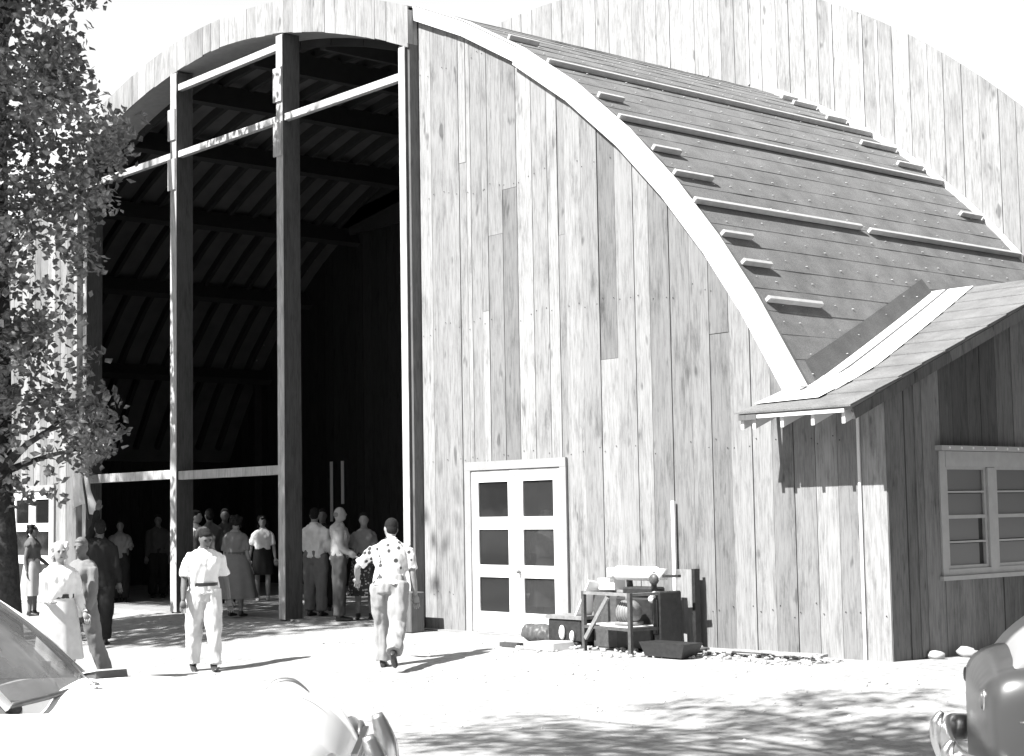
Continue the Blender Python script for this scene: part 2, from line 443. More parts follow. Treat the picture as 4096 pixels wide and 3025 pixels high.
# fascia boards along the arch on the right, short straight lengths so the outline kinks a little
fx = [-18.72,-17.55,-16.4,-15.35,-14.4,-13.62,-12.95,-12.38,-11.68]
def perp(x, d):
    e = .02; t = Vector((2*e, hall_z(x+e)-hall_z(x-e))).normalized(); n = Vector((t.y, -t.x))
    if n.y > 0: n = -n
    return x+n.x*d, hall_z(x)+n.y*d
for a, b in zip(fx, fx[1:]):
    wd = .22 if a > -17 else .18
    (ax, az), (bx, bz) = perp(a, wd), perp(b, wd)
    o1, o2 = (a, hall_z(a)+.03), (b, hall_z(b)+.03)
    m = MB(); y0, y1 = -.085+random.uniform(-.003,.003), -.02
    m.hexa([(ax,y0,az),(bx-.004,y0,bz),(bx-.004,y1,bz),(ax,y1,az),(o1[0],y0,o1[1]),(o2[0]-.004,y0,o2[1]),(o2[0]-.004,y1,o2[1]),(o1[0],y1,o1[1])])
    m.build('fascia_board', M['trim'], hall)
    # pale metal edge folded onto the roof
    m = MB(); q = []
    for xx in (a, b):
        z = hall_z(xx)
        q += [(xx,-.10,z+.036),(xx,.04,z+.036),(xx,-.10,z+.046),(xx,.04,z+.046)]
    m.add(q, [(0,4,5,1),(2,3,7,6),(0,2,6,4),(1,5,7,3)]); m.build('edge_flashing', M['flash'], hall)

# vault: structural shell, exterior left sheet, ribs, purlins
def vault_strip(name, mat, parent, x0, x1, y0, y1, d0, d1, n=8):
    """curved slab following the arch between x0 and x1, lifted d0 (bottom) .. d1 (top) off the outline"""
    m = MB(); vs = []
    def off(x, d):
        e = .02; t = Vector((2*e, hall_z(x+e)-hall_z(x-e))).normalized(); return x-t.y*d, hall_z(x)+t.x*d
    for i in range(n+1):
        x = x0+(x1-x0)*i/n; a = off(x, d0); b = off(x, d1)
        vs += [(a[0],y0,a[1]),(a[0],y1,a[1]),(b[0],y1,b[1]),(b[0],y0,b[1])]
    fs = [(0,1,2,3),(4*n+3,4*n+2,4*n+1,4*n)]
    for i in range(n):
        a = 4*i; b = a+4
        for k in range(4): fs.append((a+k, b+k, b+(k+1)%4, a+(k+1)%4))
    return m.add(vs, fs).build(name, mat, parent, False)
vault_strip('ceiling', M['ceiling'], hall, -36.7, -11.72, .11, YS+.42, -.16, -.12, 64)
roof = vault_strip('roof', M['roofing'], hall, -36.75, -11.72, -.02, YS-.01, -.10, -.005, 64)
# purlins along the depth (heavy) and ribs following the curve
def in_pt(x, d):
    e = .02; t = Vector((2*e, hall_z(x+e)-hall_z(x-e))).normalized(); return Vector((x+t.y*d, 0, hall_z(x)-t.x*d))
for x in (-35.0,-33.1,-31.0,-28.65,-26.4,-24.1,-21.8,-19.6,-17.4):
    p = in_pt(x, .50); e = .05; sl = (hall_z(x+e)-hall_z(x-e))/(2*e)
    MB().bar((p.x,.5,p.z),(p.x,YS+.3,p.z),.16,.40,upv=(-sl,0,1)).build('purlin', M['rib'], hall)
y = .62
while y < YS+.2:
    vault_strip('ceiling_rib', M['rib'], hall, -36.4, -12.1, y, y+.09, -.33, -.165, 28); y += .575
# interior walls (dark)
iw = MB().box(-36.62,-36.5,.1,10.5,.2,3.5).box(-36.62,-36.5,10.62,10.9,.2,3.5).box(-36.62,-36.5,11.0,16,.2,3.5).box(-36.62,-36.5,10.5,10.62,.2,1.75).box(-36.62,-36.5,10.9,11.0,.2,2.2).box(-36.62,-36.5,10.5,10.62,3.0,3.5).box(-36.62,-36.5,10.9,11.0,3.0,3.5).build('left_inner_wall', M['backing'], hall)
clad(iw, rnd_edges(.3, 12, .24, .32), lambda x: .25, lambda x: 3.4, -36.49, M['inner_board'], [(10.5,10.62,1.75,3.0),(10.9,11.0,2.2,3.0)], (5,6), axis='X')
MB().box(-11.9,-11.8,.1,7.2,.2,3.1).build('right_inner_wall', M['backing'], hall)
bkw = sheet(hall, 'back_inner_wall', M['backing'], [(-36.6,.1)]+[(-36.6+24.8*i/40, hall_z(-36.6+24.8*i/40)-.17) for i in range(41)]+[(-11.8,.1)], YS+.32, YS+.40)
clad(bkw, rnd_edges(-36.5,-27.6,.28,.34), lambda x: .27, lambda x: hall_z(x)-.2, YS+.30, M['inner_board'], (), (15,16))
for x_, z0_, z1_ in ((-31.78,1.75,3.15),(-31.33,2.15,3.15)): MB().box(x_-.035,x_+.035,YS+.20,YS+.24,z0_,z1_).build('daylight_strip', M['white'], bkw)  # white strips painted in for slits of daylight in the wall
MB().box(-36.6,-11.8,-.12,YS+.32,.10,.262).build('floor_slab', M['floor'], hall)
# partition inside on the right
pt = MB().box(-27.5,-18.9,7.35,7.42,.26,3.3).build('partition', M['backing'], hall)
clad(pt, rnd_edges(-27.5,-18.9,.28,.34), lambda x: .27, lambda x: 3.3, 7.34, M['inner_board'], (), (5,6))
# front posts and rails (plane of the band)
MB().hexa([(-18.735,YB-.004,8.80),(-18.714,YB-.004,8.80),(-18.714,-.014,8.80),(-18.735,-.014,8.80),(-18.735,YB-.004,9.32),(-18.714,YB-.004,9.30),(-18.714,-.014,9.30),(-18.735,-.014,9.32)]).build('end_board', M['band_board'], band)
posts = [(-25.69,-25.49),(-22.22,-22.05),(-18.915,-18.775),(-29.08,-28.95)]
for k, (a, b) in enumerate(posts):
    zt = inner_z((a+b)/2)-.01
    m = MB(); n = 14
    for i in range(n):   # slightly wavy sawn plank stack
        z0 = .24+(zt-.24)*i/n; z1 = .24+(zt-.24)*(i+1)/n
        j0 = .012*noise.noise(Vector((k*5, i*.9, 0))); j1 = .012*noise.noise(Vector((k*5, (i+1)*.9, 0)))
        m.hexa([(a+j0,YB,z0),(b+j0,YB,z0),(b+j0,YB+.31,z0),(a+j0,YB+.31,z0),(a+j1,YB,z1),(b+j1,YB,z1),(b+j1,YB+.31,z1),(a+j1,YB+.31,z1)])
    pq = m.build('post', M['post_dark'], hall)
    MB().box(a-.006, b+.004, YB-.026, YB-.013, .26, zt-.02).build('facing_board', M['facing'], pq)  # pale strip added so the post front looks sunlit against its sides
MB().box(-18.98,-18.72,-.16,.12,.24,8.9).build('jamb_board', M['dark_board'], hall)  # dark tone stands in for the shaded side of the jamb
MB().box(-29.75,-29.30,-.02,.12,.24,8.9).build('jamb_board', M['backing'], hall)
for a, b, z0, z1, nm in ((-28.945,-25.70,2.58,2.74,'low_rail'),(-25.48,-22.23,2.56,2.71,'low_rail'),(-28.945,-25.70,8.30,8.42,'high_rail'),(-25.48,-22.23,8.29,8.41,'high_rail'),(-22.04,-18.92,8.29,8.41,'high_rail'),(-25.48,-22.23,9.50,9.62,'top_rail')):
    MB().box(a, b, YB+.008, YB+.10, z0, z1).build(nm, M['facing'], hall, bevel=.006)
for x in (-25.6,-22.14):
    for z in (8.0, 8.9):
        MB().box(x-.14, x+.10, YB-.055, YB-.028, z-.28, z+.28).build('splice_plate', M['facing'], hall)

# doors
def door_leaf(x0, x1, cols, side, knob, glass='pane'):
    y0, y1 = -.022, .02
    rows = [(.545,1.015),(1.18,1.665),(1.835,2.315)]
    m = MB(); c0, c1 = cols
    m.box(x0, c0, y0, y1, .27, 2.47); m.box(c1, x1, y0, y1, .27, 2.47)
    zz = [.27]+[z for r in rows for z in r]+[2.47]
    for i in range(0, len(zz), 2): m.box(c0, c1, y0, y1, zz[i], zz[i+1])
    d = m.build('door', M['white'], hall)
    for z0, z1 in rows: MB().box(c0, c1, y0+.022, y1-.008, z0, z1).build('pane', M[glass], d)
    if knob: MB().ball((knob,-.06,1.1),(.03,.035,.03)).tube([(knob,-.05,1.1),(knob,-.02,1.1)],.012).build('knob', M['iron_pale'], d, True)
door_leaf(-17.60,-16.680,(-17.461,-16.829),0,None); door_leaf(-16.674,-15.765,(-16.528,-15.917),0,-16.60,'pane_clear')
door_leaf(2*CX+15.765,2*CX+16.674,(2*CX+15.917,2*CX+16.528),0,2*CX+16.6); door_leaf(2*CX+16.68,2*CX+17.60,(2*CX+16.829,2*CX+17.461),0,None)
for D in (DOOR, DOOR_L):
    m = MB(); x0, x1, z0, z1 = D
    m.box(x0-.09, x0+.03, -.045, -.012, .24, z1-.02); m.box(x1-.03, x1+.09, -.045, -.012, .24, z1-.02); m.box(x0-.09, x1+.09, -.047, -.012, z1-.018, z1+.10)
    m.build('door_casing', M['casing'], hall)
MB().box(-16.78,-16.60,-.035,-.024,2.40,2.455).build('door_latch_plate', M['white'], hall)

# ------------------------------------------------------------------ roofing courses on the right slope + nails
def arc_points():
    pts = [(-21.0, 0)]; x = -21.0; s = 0
    while x < -11.72:
        x2 = x+.01; s += math.hypot(.01, hall_z(x2)-hall_z(x)); x = x2; pts.append((x, s))
    return pts
AP = arc_points()
def x_at(s):
    lo, hi = 0, len(AP)-1
    while hi-lo > 1:
        mid = (lo+hi)//2
        if AP[mid][1] < s: lo = mid
        else: hi = mid
    return AP[lo][0]
smax = AP[-1][1]; s = 0; nails = MB(); k = 0
def annex_y_limit(x):     # where the annex roof rises above this point of the vault: y range hidden
    z = hall_z(x)
    if z > annex_z(4.0): return None
    return (z-2.95)/.385-.65
while s < smax-.02:
    s2 = min(s+.36, smax); xa, xb = x_at(s), x_at(s2)
    yb = YS-.012
    za, zb_ = hall_z(xa), hall_z(xb)
    n = 3; m = MB(); vs = []
    # upper edge tucked (2 mm), lower edge lifted (14 mm), wavering a little along its length
    NY = 24
    for j in range(NY+1):
        yy = .10+(yb-.10)*j/NY
        wob = .006*noise.noise(Vector((yy*1.7, s*3, 0))); lift = .007+.012*max(0, noise.noise(Vector((yy*2.3, s*5, 7))))
        for (xx, d) in ((xa, .002), ((xa+xb)/2, .008), (xb, lift), (xb+.004, -.004)):
            e = .02; t = Vector((2*e, hall_z(xx+e)-hall_z(xx-e))).normalized()
            vs.append((xx+wob-t.y*d, yy, hall_z(xx)+t.x*d+(0 if xx < xb+.001 else 0)))
    fs = []
    for j in range(NY):
        for q in range(3):
            a = j*4+q; fs.append((a, a+1, a+5, a+4))
    o = m.add(vs, fs).build('roofing_strip', M['roofing'], roof)
    if xa > -17.8:
        yy = .25+.16*(k%2)
        while yy < YS-.2:
            e = .02; xq = xb-.03-.08*random.random(); t = Vector((2*e, hall_z(xq+e)-hall_z(xq-e))).normalized()
            lim = annex_y_limit(xq)
            if random.random() < .8 and not (lim is not None and yy > lim-.1):
                q_ = random.uniform(.008,.016); nails.ball((xq-t.y*.02, yy, hall_z(xq)+t.x*.02), (q_*1.2,q_,q_*.3), 6, 3)
            yy += random.uniform(.28,.42)
    s = s2; k += 1
tag(nails.build('roofing_nails', M['flash'], roof), kind='stuff')
# battens: (x, y0, y1)
def batten(x, y0, y1, h=.075, wd=.055):
    e = .02; t = Vector((2*e, hall_z(x+e)-hall_z(x-e))).normalized(); nrm = Vector((-t.y,0,t.x))
    c = Vector((x,0,hall_z(x)))+nrm*(h/2+.012)
    MB().bar(c+Vector((0,y0,0)), c+Vector((0,y1,0)), wd, h, upv=tuple(nrm)).build('roof_batten', M['batten'], roof, bevel=.006)
for b in ((-15.94,.02,7.15),(-14.62,.02,7.15),(-13.36,.02,3.32),(-13.33,3.46,7.15),(-16.86,.14,.70),(-15.10,.14,.60),(-14.10,.10,.60),(-13.73,.08,.78),(-12.99,.10,.64),(-12.70,.12,.63),(-12.36,.14,1.14),
          (-15.44,6.2,7.1),(-14.95,6.45,7.1),(-13.93,6.55,7.1),(-16.4,6.6,7.1),(-17.0,6.5,7.1),(-17.4,6.7,7.1)):
    batten(*b)
# mast behind the crest
MB().tube([(-24.6,3.0,10.2),(-24.6,3.0,14.5)],.045,8).build('roof_mast', M['iron'], hall, True)
# curved wall flashing where the hall roof meets the rear building
for i in range(16):
    xa = -17.9+i*.31; xb = xa+.305
    if xb > -13.05: break
    MB().hexa([(xa,YS-.06,hall_z(xa)+.01),(xb,YS-.06,hall_z(xb)+.01),(xb,YS-.02,hall_z(xb)+.01),(xa,YS-.02,hall_z(xa)+.01),(xa,YS-.06,hall_z(xa)+.12),(xb,YS-.06,hall_z(xb)+.12),(xb,YS-.02,hall_z(xb)+.12),(xa,YS-.02,hall_z(xa)+.12)]).build('wall_flashing', M['trim'], hall)

# ================================================================== REAR BUILDING
rear = empty('rear_building', (0,0,0), 0, 'taller plank building with a curved top rising behind the hall roof', 'building')
SX0, SX1 = -35.0, -13.10
fw = sheet(rear, 'front_wall', M['backing'], [(SX0,8.3)]+[(SX0+(SX1-SX0)*i/40, stage_z(SX0+(SX1-SX0)*i/40)-.04) for i in range(41)]+[(SX1,.2),(-13.9,.2),(-13.9,5.2),(-14.3,5.2),(-20,8.4),(-28,8.4)], YS+.024, YS+.10)
SE = [-22.3,-21.98,-21.66,-21.35,-21.03,-20.72,-20.4,-20.09,-19.77,-19.45,-19.13,-18.82,-18.5,-18.2,-17.89,-17.59,-17.26,-16.97,-16.68,-16.35,-16.07,-15.77,-15.48,-15.16,-14.84,-14.54,-14.21,-13.92,-13.58,-13.29,-13.10]
def sb(x):
    return max(.3, hall_z(x)-.1-.0)
clad(fw, SE, sb, lambda x: stage_z(x), YS, M['stage_board'], (), (9,10), p_split=0)
clad(fw, rnd_edges(-35.0,-22.3,.29,.34), lambda x: hall_z(x)-.1 if x > -36 else 5, lambda x: max(stage_z(x), hall_z(x)+.1), YS, M['stage_board'], (), (9,10), p_split=0)
for x in (-19.45,-17.89,-16.68,-16.07,-15.77,-14.84,-18.5,-20.4):
    MB().box(x-.02, x+.02, YS-.028, YS-.014, hall_z(x)+.05, stage_z(x)-.02).build('cover_strip', M['trim'], fw)
rw = MB().box(SX1-.08, SX1-.03, YS+.1, 20, .2, 7.4).build('side_wall', M['backing'], rear)
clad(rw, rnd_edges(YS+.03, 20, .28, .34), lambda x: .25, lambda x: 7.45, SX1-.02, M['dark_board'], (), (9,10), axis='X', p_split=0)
MB().box(SX0, SX0+.08, YS+.1, 20, .2, 7.4).build('side_wall', M['backing'], rear)
MB().box(SX0, SX1-.1, 19.9, 20, .2, 7.4).build('back_wall', M['backing'], rear)
MB().box(SX0+.1, SX1-.1, YS+.50, 19.9, 7.25, 7.35).build('roof', M['roofing'], rear)

# ================================================================== ANNEX
annex = empty('side_annex', (0,0,0), 0, 'low gabled plank annex on the right with a window in its shaded side', 'annex')
gw = MB()
pts = [(0.03,.2),(8,.2),(8,annex_z(8)-.06),(4,annex_z(4)-.06),(0.03,annex_z(0.03)-.06)]
gw.add([(AXR-.03,y,z) for y,z in pts]+[(AXR-.10,y,z) for y,z in pts], [(0,1,2,3,4),(9,8,7,6,5)]+[(i,i+5,(i+1)%5+5,(i+1)%5) for i in range(5)])
gw = gw.build('gable_wall', M['backing'], annex)
WIN = (.93, 2.95, 1.06, 2.50)
clad(gw, [0.0,.33,.65,.98,1.25]+rnd_edges(1.55,8.0,.26,.34), lambda x: .22, lambda x: annex_z(x)-.05, AXR, M['dark_board'], [(WIN[0]+.06,WIN[1]-.06,WIN[2]+.06,WIN[3]-.06)], (9,10), axis='X', p_split=0, gap=.008)  # darker boards carry part of this wall's shade in their colour
MB().box(AXR+.002,AXR+.02,.50,.62,.25,annex_z(.5)-.1).build('wide_batten', M['board'], gw)
# roof planes
def valley_x(y):
    z = annex_z(y)
    lo, hi = -16.0, -11.72
    for _ in range(40):
        md = (lo+hi)/2
        if hall_z(md) > z: lo = md
        else: hi = md
    return lo
RXR = AXR+.06
def plane_piece(name, mat, parent, corners, z0, z1, smooth=False):
    """corners = (x, y) on the front roof plane, slab between offsets z0,z1 above it"""
    n = len(corners); m = MB()
    vs = [(x,y,annex_z(y)+z0) for x,y in corners]+[(x,y,annex_z(y)+z1) for x,y in corners]
    m.add(vs, [tuple(range(n-1,-1,-1)), tuple(range(n,2*n))]+[(i,(i+1)%n,(i+1)%n+n,i+n) for i in range(n)]); return m.build(name, mat, parent)
aroof = plane_piece('roof', M['casing'], annex, [(-12.15,-.62),(RXR-.02,-.62),(RXR-.02,3.99),(valley_x(3.99)-.1,3.99),(valley_x(2)-.1,2),(valley_x(1)-.1,1),(valley_x(.35)-.05,.35),(-11.85,.0)], -.05, -.008)
y = -.66; k = 0
while y < 3.98:
    y2 = min(y+.43, 4.0)
    def lx(yy): return (-12.18+(yy+.66)*.42) if yy < .12 else valley_x(yy)-.02
    c = [(lx(y),y),(RXR+random.uniform(-.012,.012),y),(RXR+random.uniform(-.01,.01),y2+.05 if y2 < 4 else 4.0),(lx(y2),y2+.05 if y2 < 4 else 4.0)]
    m = MB(); vs = [(x,yy,annex_z(yy)+(.020 if i < 2 else .004)-.02) for i,(x,yy) in enumerate(c)]+[(x,yy,annex_z(yy)+(.020 if i < 2 else .004)) for i,(x,yy) in enumerate(c)]
    m.add(vs, [(3,2,1,0),(4,5,6,7),(0,1,5,4),(1,2,6,5),(2,3,7,6),(3,0,4,7)]).build('roofing_strip', M['roofing'], aroof)
    y = y2; k += 1
m = MB(); m.add([(-12.7,4.0,annex_z(4)),(RXR,4.0,annex_z(4)),(RXR,8.3,annex_z(8.3)),(-11.7,8.3,annex_z(8.3))]+[(-12.7,4.0,annex_z(4)-.05),(RXR,4.0,annex_z(4)-.05),(RXR,8.3,annex_z(8.3)-.05),(-11.7,8.3,annex_z(8.3)-.05)], [(0,1,2,3),(7,6,5,4),(0,4,5,1),(1,5,6,2),(2,6,7,3),(3,7,4,0)])
m.build('rear_roof', M['roofing'], annex)
# flashings along the valley: two pale strips with a raised seam between them
def valley_band(name, mat, a, b, z0, z1, y0=.10, y1=3.95, n=10):
    m = MB(); vs = []
    for i in range(n+1):
        yy = y0+(y1-y0)*i/n; x = min(valley_x(max(yy,.08)), -11.80)
        for xx, zz in ((x+a,z0),(x+b,z0),(x+b,z1),(x+a,z1)): vs.append((xx, yy, annex_z(yy)+zz))
    fs = [(0,1,2,3),(4*n+3,4*n+2,4*n+1,4*n)]
    for i in range(n):
        for q in range(4): fs.append((4*i+q,4*i+4+q,4*i+4+(q+1)%4,4*i+(q+1)%4))
    return m.add(vs, fs).build(name, mat, annex)
valley_band('valley_flashing', M['flash'], -.02, .20, .024, .028, -.06)
valley_band('valley_flashing', M['flash'], .24, .62, .024, .028, -.10)
valley_band('flashing_seam', M['iron'], .203, .237, .020, .036, .45)
plane_piece('eave_flashing', M['flash'], annex, [(-12.08,-.42),(-11.22,-.36),(-11.18,.12),(-11.50,.50),(-11.86,.42),(-12.0,.06)], .030, .034)
# grey roofing strip laid up the valley on the hall roof
m = MB(); vs = []; n = 16
for i in range(n+1):
    yy = .25+(3.9-.25)*i/n; x = valley_x(yy)
    for dx, d in ((-.16,.014),(.0,.018)):
        xx = x+dx; e = .02; t = Vector((2*e, hall_z(xx+e)-hall_z(xx-e))).normalized(); yq = yy
        vs += [(xx-t.y*d, yq, hall_z(xx)+t.x*d), (xx, yq, hall_z(xx)-.004)]
fs = []
for i in range(n):
    a = 4*i; b = a+4; fs += [(a,b,b+2,a+2),(a+1,b+1,b,a),(a+2,b+2,b+3,a+3)]
fs += [(0,2,3,1),(4*n,4*n+1,4*n+3,4*n+2)]
m.add(vs, fs).build('valley_roofing_strip', M['roofing_dark'], annex)
# rafter tails, eave boards
for x in (-12.10,-11.93,-11.53,-11.11,-10.70):
    m = MB(); y0, y1 = -.615, -.002
    m.hexa([(x-.022,y0,annex_z(y0)-.19),(x+.022,y0,annex_z(y0)-.19),(x+.022,y1,annex_z(y1)-.19),(x-.022,y1,annex_z(y1)-.19),(x-.022,y0,annex_z(y0)-.055),(x+.022,y0,annex_z(y0)-.055),(x+.022,y1,annex_z(y1)-.055),(x-.022,y1,annex_z(y1)-.055)])
    m.build('rafter_tail', M['trim'], annex)
MB().box(-11.86,-10.66,-.655,-.632,annex_z(-.65)-.062,annex_z(-.65)-.024).build('eave_board', M['trim'], annex)
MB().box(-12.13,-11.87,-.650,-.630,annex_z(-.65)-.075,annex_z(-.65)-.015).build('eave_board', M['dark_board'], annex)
for a, b in ((-.6,1.2),(1.2,3.98)):
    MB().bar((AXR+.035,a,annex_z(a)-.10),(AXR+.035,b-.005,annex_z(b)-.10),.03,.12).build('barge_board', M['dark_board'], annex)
# window
wn = MB(); XW = AXR+.03
y0, y1, z0, z1 = WIN
wn.box(AXR-.02,XW,y0,y0+.11,z0+.05,z1-.005); wn.box(AXR-.02,XW,y1-.11,y1,z0+.05,z1-.005); wn.box(AXR-.02,XW+.004,y0+.112,y1-.112,z1-.18,z1-.006)
wn.box(AXR-.02,XW+.006,1.86,2.03,z0+.11,z1-.185); wn.box(AXR-.02,XW+.03,y0-.04,y1+.04,z0,z0+.048); wn.box(AXR-.02,XW,y0+.112,y1-.112,z0+.05,z0+.12)
wo_ = wn.build('window', M['dim_casing'], annex)
MB().box(AXR-.005,XW+.07,y0-.05,y1+.05,z1,z1+.055).build('drip_cap', M['dim_casing'], wo_)
nl = MB()
for i in range(9): nl.ball((XW+.072, y0+.1+i*.23, z1+.03), (.012,.016,.016), 6, 4)
nl.build('cap_nails', M['flash'], wo_)
sz = [1.20,1.48,1.76,2.04,2.31]
for (ya, yb) in ((1.05,1.855),(2.035,2.83)):
    fr = MB()
    for i, z in enumerate(sz):
        h = .022 if i in (1,3) else .04
        fr.box(AXR-.015 if i > 2 else AXR-.03, AXR+.012, ya, yb, z-h/2, z+h/2)
    fr.box(AXR-.03,AXR+.011,ya,ya+.045,sz[0],sz[-1]); fr.box(AXR-.03,AXR+.011,yb-.045,yb,sz[0],sz[-1])
    f = fr.build('sash', M['dim_casing'], wo_)
    for i in range(4):
        yb2 = yb-.045-(.10 if (i < 2 and ya < 1.5) else 0)
        p = MB().box(AXR-.022,AXR-.016,ya+.045,yb2,sz[i]+.02,sz[i+1]-.02).build('pane', M['pane_grey'], wo_)

# ================================================================== TREES
def leaf_cloud(clumps, per, size, name, mat, parent, keep=None, seed=1, spread=1.0):
    rg = np.random.default_rng(seed); C = []; Rr = []
    for c, r in clumps:
        k = int(per*r*r); C += [tuple(c)]*k; Rr += [r]*k
    C = np.array(C); Rr = np.array(Rr); n = len(C)
    d = rg.normal(size=(n,3)); d /= np.linalg.norm(d, axis=1)[:,None]; d *= (Rr*rg.random(n)**.45*spread)[:,None]; d[:,2] *= .8
    P = C+d
    a = rg.normal(size=(n,3))*[1,1,.7]; a /= np.linalg.norm(a, axis=1)[:,None]
    b = np.cross(a, rg.normal(size=(n,3))); b /= np.linalg.norm(b, axis=1)[:,None]; nn = np.cross(a, b)
    s_ = (size*rg.uniform(.6,1.25,n))[:,None]
    V = np.stack([P-a*s_*.5, P+b*s_*.38+nn*s_*.10, P+a*s_*.62, P-b*s_*.38+nn*s_*.10], 1).reshape(-1,3)
    me = bpy.data.meshes.new(name); me.vertices.add(4*n); me.vertices.foreach_set('co', V.ravel())
    base = np.arange(n)[:,None]*4; L = np.concatenate([base+[0,1,2], base+[0,2,3]], 1).ravel().astype(np.int32)
    me.loops.add(len(L)); me.loops.foreach_set('vertex_index', L); me.polygons.add(2*n); me.polygons.foreach_set('loop_start', np.arange(2*n, dtype=np.int32)*3)
    me.update(calc_edges=True); return link(name, me, mat, parent)
def limb(m, a, b, r0, r1, rnd, n=6, wob=.12):
    a = Vector(a); b = Vector(b); pts = []; L = (b-a).length
    for i in range(n+1):
        t = i/n; p = a.lerp(b, t)+Vector((rnd.gauss(0,1),rnd.gauss(0,1),rnd.gauss(0,.5)))*wob*L*.12*(1 if 0 < i < n else 0)+Vector((0,0,L*.06*math.sin(math.pi*t)))
        pts.append(p)
    m.tube(pts, [r0+(r1-r0)*i/n for i in range(n+1)], 9); return pts
# --- left tree, trunk at the picture's left edge, crown hanging in front of the left wing
rndT = random.Random(5)
TB = onG(5, 1345); TB = Vector((TB.x, TB.y, 0))
TB = Vector((-24.81, -3.68, 0))
def edge_at(y):   # right edge of the foliage, in the picture's 2237 px grid
    pts = [(-200,255),(0,222),(60,200),(110,172),(170,205),(200,232),(240,275),(300,292),(360,290),(420,282),(470,262),(520,215),(600,200),(680,170),(740,215),(800,225),(860,235),(930,262),(1000,215),(1080,200),(1130,150),(1200,60)]
    for (a,b),(c,d) in zip(pts, pts[1:]):
        if a <= y <= c: return b+(d-b)*(y-a)/(c-a)
    return 255 if y < 0 else 30
def thin(x, y):   # places where the wall shows through
    for cx_, cy_, rx, ry in ((95,620,66,95),(75,990,46,75),(150,1000,34,60),(15,690,26,44),(205,120,30,40),(60,330,25,22),(120,250,20,26),(40,120,18,22)):
        if ((x-cx_)/rx)**2+((y-cy_)/ry)**2 < 1: return True
    return False
clumps = []
for i in range(1150):
    px = rndT.uniform(-330, 300); py = rndT.uniform(-420, 1110); d = rndT.gauss(26.3, 1.0)
    r_ = ray(px, py); p = CAM+r_*(d/ (r_.length))
    rr = rndT.uniform(.14,.55)
    if px+rr*48 > edge_at(py): continue
    if py > 640 and px < 10 and rndT.random() < .4: continue
    if thin(px, py) and rndT.random() < .86: continue
    if py > 1000 and rndT.random() < .55: continue
    if p.z < 1.9: continue
    clumps.append((p, rr))
tree = empty('shade_tree', tuple(TB), 0, 'leafy tree with a dark trunk at the left edge, in front of the hall', 'tree')
tk = MB(); axis = [TB+Vector((-.02,0,-.1)), TB+Vector((-.10,.0,1.3)), TB+Vector((-.30,.0,2.6)), TB+Vector((-.55,.1,4.2)), TB+Vector((-.8,.2,6.5)), TB+Vector((-1.0,.3,9.5)), TB+Vector((-1.2,.4,12.5))]
sel = rndT.sample(range(len(clumps)), min(26, len(clumps)))
base = Vector(TB)
tk.tube([p-base for p in axis], [.36,.29,.27,.25,.20,.13,.05], 12)
for i in sel:
    c = clumps[i][0]
    k = min(range(2,6), key=lambda q: abs(axis[q].z-(c.z-1.2)))
    limb(tk, axis[k]-base, c-base, .07, .012, rndT)
tk.build('trunk', M['bark'], tree, True)
cr = leaf_cloud([(c-base, r) for c, r in clumps], 215, .135, 'crown', M['leaf'], tree, None, 3, 1.0)

# --- tall trees outside the frame whose crowns throw the shade seen in the picture
def shade_tree_off(name, root, clumps, per, size, label, seed):
    o = empty('tall_tree', root, 0, label, 'tree'); rnd = random.Random(seed); root = Vector(root)
    m = MB(); zt = max(c[0].z for c in clumps); cxy = sum((c[0] for c in clumps), Vector())/len(clumps)
    ax = [root.lerp(Vector((cxy.x,cxy.y,zt)), t)*1.0 for t in (0,.2,.4,.6,.8)]
    ax = [Vector((root.x+(cxy.x-root.x)*t**1.5, root.y+(cxy.y-root.y)*t**1.5, zt*t)) for t in (0,.15,.35,.55,.75,.95)]
    m.tube([p-root for p in ax], [.45,.38,.32,.24,.15,.05], 10)
    for c, r in rnd.sample(clumps, min(22, len(clumps))):
        k = min(range(1,5), key=lambda q: abs(ax[q].z-(c.z-1.5))); limb(m, ax[k]-root, c-root, .08, .015, rnd)
    m.build('trunk', M['bark'], o, True)
    leaf_cloud([(c-root, r) for c, r in clumps], per, size, 'crown', M['leaf'], o, None, seed)
rb = random.Random(11); cl = []
def back(P, ydist): # point up-sun of P at the plane y = ydist
    t = (P.y-ydist)/(-SUNV.y); return P+SUNV*t
# opening shade: from X -25.3..-19.4 at heights 1.1 .. 8.0 on the plane of the posts
for i in range(620):
    P = Vector((rb.uniform(-25.15,-19.45), YB, rb.uniform(1.5,8.0)))
    if P.x > -20.6 and P.z > 7.4: continue
    cl.append((back(P, rb.uniform(-13.5,-10.5)), rb.uniform(.25,.5)))
for i in range(380):   # left part of the opening and the left wing
    P = Vector((rb.uniform(-29.5,-26.0), YB, rb.uniform(1.4,8.1)))
    cl.append((back(P, rb.uniform(-13.5,-10.5)), rb.uniform(.25,.5)))
for i in range(26):
    P = Vector((rb.choice([-18.6,-18.45,-18.1,-17.9])+rb.gauss(0,.07), 0, rb.uniform(.9,2.5)))
    cl.append((back(P, rb.uniform(-12.5,-11)), rb.uniform(.07,.16)))
for i in range(520):    # patchy band of shade on the ground before the opening
    X = rb.uniform(-27,-17.6); P = onG(rb.uniform(215,880), rb.uniform(1352,1412)); P.z = .1
    px_, py_, _ = proj(P)
    if py_ > 1418-(px_-215)*.045: continue
    cl.append((back(P, rb.uniform(-13.5,-11)), rb.uniform(.18,.34)))
shade_tree_off('a', (-27.5,-14.5,0), cl, 75, .20, 'tall shade tree left of the camera, outside the picture, towards the sun', 21)
